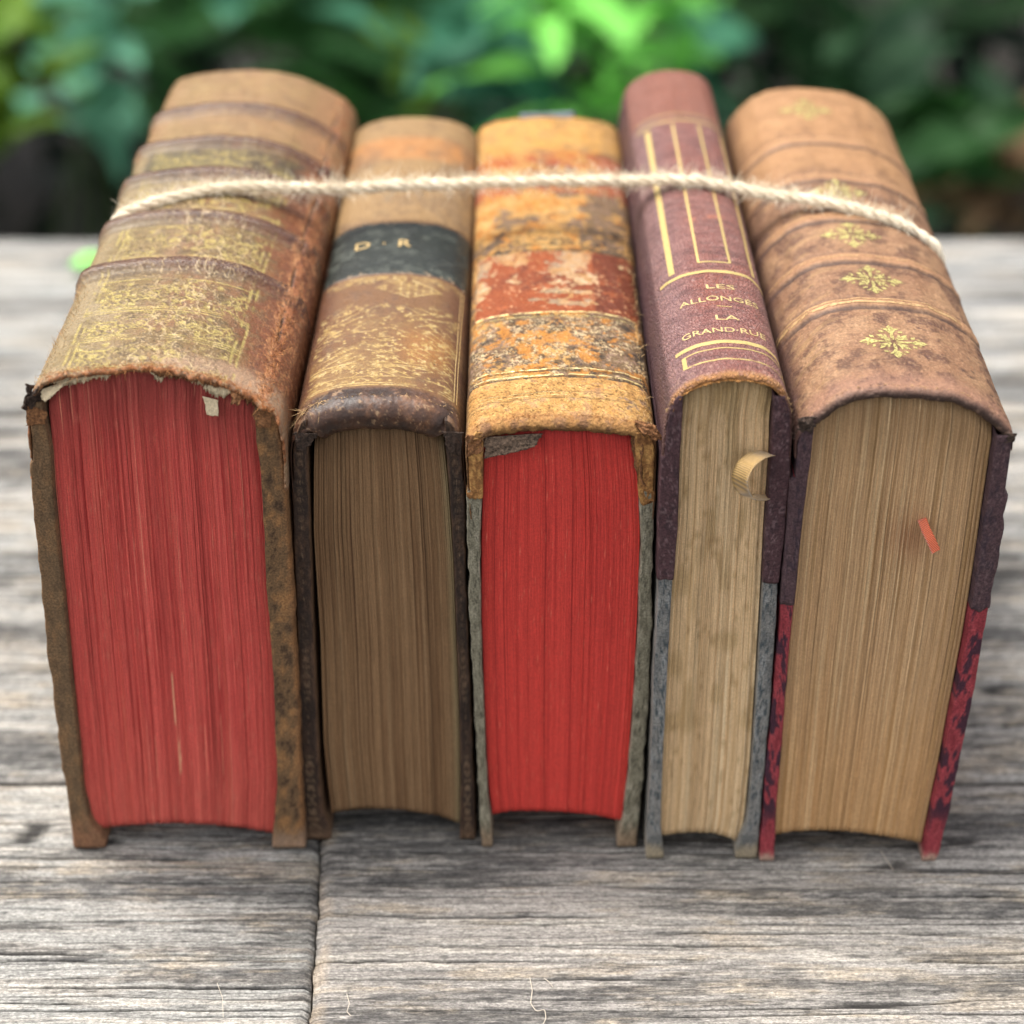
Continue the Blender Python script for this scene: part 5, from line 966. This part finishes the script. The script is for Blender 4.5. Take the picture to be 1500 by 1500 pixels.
# ================================================================== garden behind the table
ground_n = 60
gx, gy = np.meshgrid(np.linspace(-900, 900, ground_n), np.linspace(-400, 2400, ground_n))
gz = -76 + 3*fbm(gx*0.02, gy*0.02, 4, 500)
t = NT('garden soil'); v = t.coord(); t.l(t.mixc(t.ramp(t.noise(v, 9, 8, 0.7), (0.35, 0.0), (0.65, 1.0)), tuple(lin(14, 13, 11)), tuple(lin(46, 38, 29))), t.p.inputs['Base Color']); t.p.inputs['Roughness'].default_value = 0.95; t.bump(t.noise(v, 40, 6), 0.02)
o = mesh_np('ground', np.stack([gx, gy, gz], -1), grid_quads(ground_n, ground_n), None, t.m); o['kind'] = 'structure'
def leaf_mat(name, col, col2, rough=0.6):
    t = NT(name); v = t.coord(); oi = t.n('ShaderNodeObjectInfo')
    t.l(t.mixc(t.math('ADD', t.math('MULTIPLY', oi.outputs['Random'], 0.8), t.math('MULTIPLY', t.noise(v, 60, 3), 0.25)), tuple(col), tuple(col2)), t.p.inputs['Base Color'])
    t.p.inputs['Roughness'].default_value = rough; t.p.inputs['Specular IOR Level'].default_value = 0.22; t.p.inputs['Transmission Weight'].default_value = 0.0
    tr = t.n('ShaderNodeBsdfTranslucent'); tr.inputs['Color'].default_value = (*(np.array(col2)*1.2), 1); mx = t.n('ShaderNodeMixShader'); mx.inputs[0].default_value = 0.25
    t.l(t.p.outputs[0], mx.inputs[1]); t.l(tr.outputs[0], mx.inputs[2]); t.l(mx.outputs[0], t.out.inputs[0]); return t.m
def leaf_mesh(name, length, width, mat, curl=0.25, kind='broad', n=10, m=7):
    if kind == 'frond':                                     # a stalk with paired leaflets
        a = Acc(); p = np.array([(0, t*length, -curl*length*t*t) for t in np.linspace(0, 1, 10)]); v_, q_ = tube(p, np.linspace(0.12, 0.03, 10), 4); a.add(v_, q_)
        for t_ in np.linspace(0.12, 0.97, 12):
            for sgn in (-1, 1):
                l = width*0.5*math.sin(math.pi*(0.15+0.8*t_)); b = np.array([0, t_*length, -curl*length*t_*t_])
                k = np.linspace(0, 1, 5)[:, None]; dr = np.array([sgn*0.9, 0.45, -0.12]); c = b + dr*l*k; wv = np.array([-0.4*sgn, 0.9, 0])*(np.sin(k*math.pi*0.9+0.25)*length*0.038)
                a.add(np.stack([c+wv, c-wv], 1), grid_quads(5, 2))
        o = a.build(name, mat); me = o.data; bpy.data.objects.remove(o); return me
    t_ = np.linspace(0, 1, n)[:, None]; x = np.linspace(-1, 1, m)[None, :]
    w = (np.sin(math.pi*t_**0.8)**0.8*width*0.5) if kind == 'broad' else (np.sin(math.pi*np.clip(t_*0.9+0.08, 0, 1))**0.5*width*0.5)
    X = x*w; Yy = t_*length + 0*x; Z = -curl*length*t_**2 + 0.25*np.abs(X) + 0.03*length*np.sin(t_*9+x*2)
    o = mesh_np(name, np.stack([X, Yy, Z], -1), grid_quads(n, m), None, mat); me = o.data; bpy.data.objects.remove(o); return me
M_STEM = flat_mat('green stem', lin(58, 74, 40), 0.7, 200, 0.7, 1.2, 0)
from mathutils import Matrix
def shrub(name, label, base, clusters, mesh, stem_r=0.5, seed=0, tilt=0.6, per=None, cat='shrub'):
    r = random.Random(seed); root = thing(name, label, cat, base)
    stems = Acc()
    for (px, py, Yc, rad, n) in clusters:
        c = on_y(px, py, Yc); b = np.array(base)+np.array([r.uniform(-4, 4), r.uniform(-4, 4), 0])
        mid = b*0.5+c*0.5+np.array([r.uniform(-6, 6), r.uniform(2, 8), 4]); tt_ = np.linspace(0, 1, 12)[:, None]
        path = b*(1-tt_)**2+2*mid*tt_*(1-tt_)+(c+np.array([0, 3, -3]))*tt_**2; v_, q_ = tube(path, np.linspace(stem_r, stem_r*0.35, 12), 5); stems.add(v_, q_)
        for k in range(n):
            p = c + np.array([r.gauss(0, 1), r.gauss(0, 1)*0.8, r.gauss(0, 1)*0.75])*rad*0.55
            o = bpy.data.objects.new('leaf', mesh); COL.objects.link(o); o.parent = root
            o.location = [(p[i]-base[i])*0.01 for i in range(3)]
            out = p-c; az = math.atan2(-out[0], out[1]) + r.gauss(0, 0.9)
            o.rotation_euler = (r.gauss(-0.15, 0.35) + (0.75 if r.random() < tilt else 0.1), r.gauss(0, 0.4), az + (math.pi if r.random() < 0.55 else 0))
            s_ = r.uniform(0.7, 1.2); o.scale = (s_, s_, s_)
    stems.build('stem', M_STEM, root)
    return root
g = lambda a: lin(*a)
LF_BLUE = leaf_mesh('leaf', 6.5, 4.6, leaf_mat('blue-green leaf', g((74, 135, 106)), g((123, 183, 150))), 0.25)
LF_YEL = leaf_mesh('leaf', 6.0, 3.4, leaf_mat('yellow-green leaf', g((63, 95, 21)), g((101, 133, 35))), 0.25)
LF_MID = leaf_mesh('leaf', 9.0, 5.0, leaf_mat('deep green leaf', g((16, 42, 19)), g((39, 75, 34))), 0.3)
LF_TEAL = leaf_mesh('leaf', 8.0, 5.4, leaf_mat('teal green leaf', g((35, 89, 67)), g((72, 127, 98))), 0.3)
LF_STRAP = leaf_mesh('leaf', 9.0, 2.2, leaf_mat('bright strap leaf', g((74, 146, 46)), g((131, 208, 97))), 0.35, 'strap', 14, 5)
LF_FERN = leaf_mesh('leaf', 15.0, 9.0, leaf_mat('fern green', g((32, 67, 37)), g((62, 96, 57))), 0.3, 'frond')
LF_FERN2 = leaf_mesh('leaf', 13.0, 8.0, leaf_mat('deep fern green', g((26, 62, 30)), g((62, 112, 54))), 0.3, 'frond')
LF_DRY = leaf_mesh('leaf', 6.0, 3.6, leaf_mat('dry brown leaf', g((84, 66, 48)), g((122, 98, 70)), 0.8), 0.4)
LF_DK = leaf_mesh('leaf', 8.0, 4.6, leaf_mat('dark green leaf', g((21, 47, 29)), g((41, 72, 44))), 0.3)
shrub('leafy_shrub', 'yellow-green leafy shrub at the left edge behind the table', (-64, 170, -76), [(-60, 40, 165, 6, 12), (5, 50, 165, 3, 6), (0, 150, 165, 2.5, 5), (-60, 160, 165, 6, 12)], LF_YEL, seed=1)
shrub('leafy_shrub', 'pale blue-green leafy shrub against deep shade left of the thickest book', (-44, 190, -76), [(125, 15, 180, 3.5, 6), (135, 75, 178, 3, 4), (118, 150, 178, 3.2, 6), (128, 195, 178, 2.5, 3), (110, -60, 180, 5, 8)], LF_BLUE, seed=2)
shrub('fern', 'deep green feathery fern behind the thickest book', (-26, 215, -76), [(215, 110, 205, 5, 5), (225, 30, 205, 5, 5), (430, 30, 205, 7, 9), (500, 90, 200, 7, 10), (560, 20, 205, 8, 12), (560, 120, 195, 6, 8), (470, -60, 205, 9, 10)], LF_FERN2, seed=3, cat='fern')
shrub('leafy_shrub', 'yellowing shrub between the two left books and the middle book', (-12, 190, -76), [(596, 100, 186, 3, 5), (640, 150, 186, 3, 3)], LF_YEL, seed=4)
shrub('leafy_shrub', 'teal green broad-leaved shrub above the middle ochre book', (-4, 185, -76), [(690, 100, 172, 6, 12), (720, 150, 170, 5, 8), (760, 60, 175, 5, 7), (1010, 70, 175, 6, 7), (350, 10, 182, 3, 4), (700, 20, 180, 6, 6)], LF_TEAL, seed=5)
shrub('strap_leaved_plant', 'bright light green strap-leaved plant behind the slim plum book', (10, 165, -76), [(835, 40, 162, 3.5, 7), (845, 120, 160, 3, 5), (900, 40, 162, 5, 10), (940, 90, 164, 4, 7), (970, 10, 166, 4.5, 8), (880, -60, 162, 6, 12)], LF_STRAP, seed=6, cat='plant')
shrub('fern', 'grey-green fern with long fronds above the wide tan book', (34, 215, -76), [(1090, 60, 205, 8, 8), (1180, 30, 205, 9, 9), (1260, 70, 205, 8, 7), (1150, -30, 205, 10, 8), (1330, 20, 210, 8, 6)], LF_FERN, seed=7, cat='fern')
shrub('leafy_shrub', 'dark green shrub beside the wide tan book at the right', (52, 190, -76), [(1330, 150, 182, 6, 10), (1370, 210, 180, 5, 7), (1400, 260, 178, 4, 5), (1290, 110, 184, 6, 8), (1060, 110, 190, 5, 6)], LF_DK, seed=8)
shrub('leafy_shrub', 'low mid-green leafy shrub low down at the right edge behind the table', (70, 165, -76), [(1370, 190, 158, 4, 6), (1390, 250, 152, 3, 5), (1340, 240, 160, 3, 4)], LF_MID, seed=9)
shrub('dry_plant', 'withered brown plant low at the far right edge behind the table', (78, 172, -76), [(1440, 270, 160, 4, 9), (1490, 300, 158, 4, 7), (1480, 240, 164, 4, 6)], LF_DRY, seed=12, cat='plant')
# thick shade-giving hedge further back
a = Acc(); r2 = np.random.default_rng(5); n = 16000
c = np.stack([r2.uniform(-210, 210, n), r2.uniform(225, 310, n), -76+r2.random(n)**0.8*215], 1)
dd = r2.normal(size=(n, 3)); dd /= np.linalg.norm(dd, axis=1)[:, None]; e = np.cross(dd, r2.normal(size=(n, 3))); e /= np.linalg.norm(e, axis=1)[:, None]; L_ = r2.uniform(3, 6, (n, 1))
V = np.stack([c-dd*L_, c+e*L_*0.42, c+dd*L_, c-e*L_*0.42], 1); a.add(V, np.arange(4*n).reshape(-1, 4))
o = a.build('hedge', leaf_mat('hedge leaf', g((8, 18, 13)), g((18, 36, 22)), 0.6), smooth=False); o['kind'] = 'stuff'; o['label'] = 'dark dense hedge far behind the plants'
# dark timber rail and post beyond the table
M_DKWOOD = flat_mat('dark wet timber', lin(44, 36, 34), 0.7, 60, 0.6, 1.4, 0.002, stretch=(1, 6, 6))
def rounded_beam(p0, p1, w, h, mat, name, label, cat):
    p0 = np.array(p0, float); p1 = np.array(p1, float); d = p1-p0; d /= np.linalg.norm(d); s_ = np.cross(d, [0, 0, 1.0]) if abs(d[2]) < 0.9 else np.array([1.0, 0, 0]); s_ /= np.linalg.norm(s_); u_ = np.cross(s_, d)
    c = [(-1, -0.9), (-0.9, -1), (0.9, -1), (1, -0.9), (1, 0.9), (0.9, 1), (-0.9, 1), (-1, 0.9)]; t_ = np.linspace(0, 1, 16)[:, None, None]
    ring = np.array([s_*a_*w/2+u_*b_*h/2 for a_, b_ in c]); org = (p0+p1)/2*[1, 1, 0]+[0, 0, min(p0[2], p1[2])]
    V = (p0*(1-t_)+p1*t_)+ring[None]; V = V + 0.3*fbm(V[..., 0]*0.1+V[..., 2]*0.1, V[..., 1]*0.1, 3, 9)[..., None]
    o = mesh_np(name, V, grid_quads(16, 8, True), None, mat, None, origin=org, ngons=[np.arange(8)[::-1], np.arange(8)+120]); return tag(o, label, cat)
rounded_beam((-62, 112, -76), (-62, 112, -16), 6, 6, M_DKWOOD, 'timber_post', 'dark timber post carrying the low rail at the left behind the table', 'post')
rounded_beam((-90, 106, -19.5), (-17, 106, -19.5), 6, 3.5, M_DKWOOD, 'timber_rail', 'dark low timber rail just behind the far left table edge', 'rail')
rounded_beam((67, 195, -76), (54, 205, 30), 9, 9, flat_mat('slate grey timber', lin(46, 46, 58), 0.8, 40, 0.7, 1.3, 0.003), 'leaning_post', 'dark slate grey leaning post at the far right among the plants', 'post')
o = bpy.data.objects.new('fallen_leaf', leaf_mesh('fallen_leaf', 2.1, 1.15, leaf_mat('fresh leaf', g((120, 190, 90)), g((150, 210, 120))), 0.05)); COL.objects.link(o)
p = on_z(100, 388, 0.35); o.location = p*0.01; o.rotation_euler = (0.12, 0.1, -1.45); tag(o, 'small bright green leaf lying on the far left table edge beside the thickest book', 'leaf')
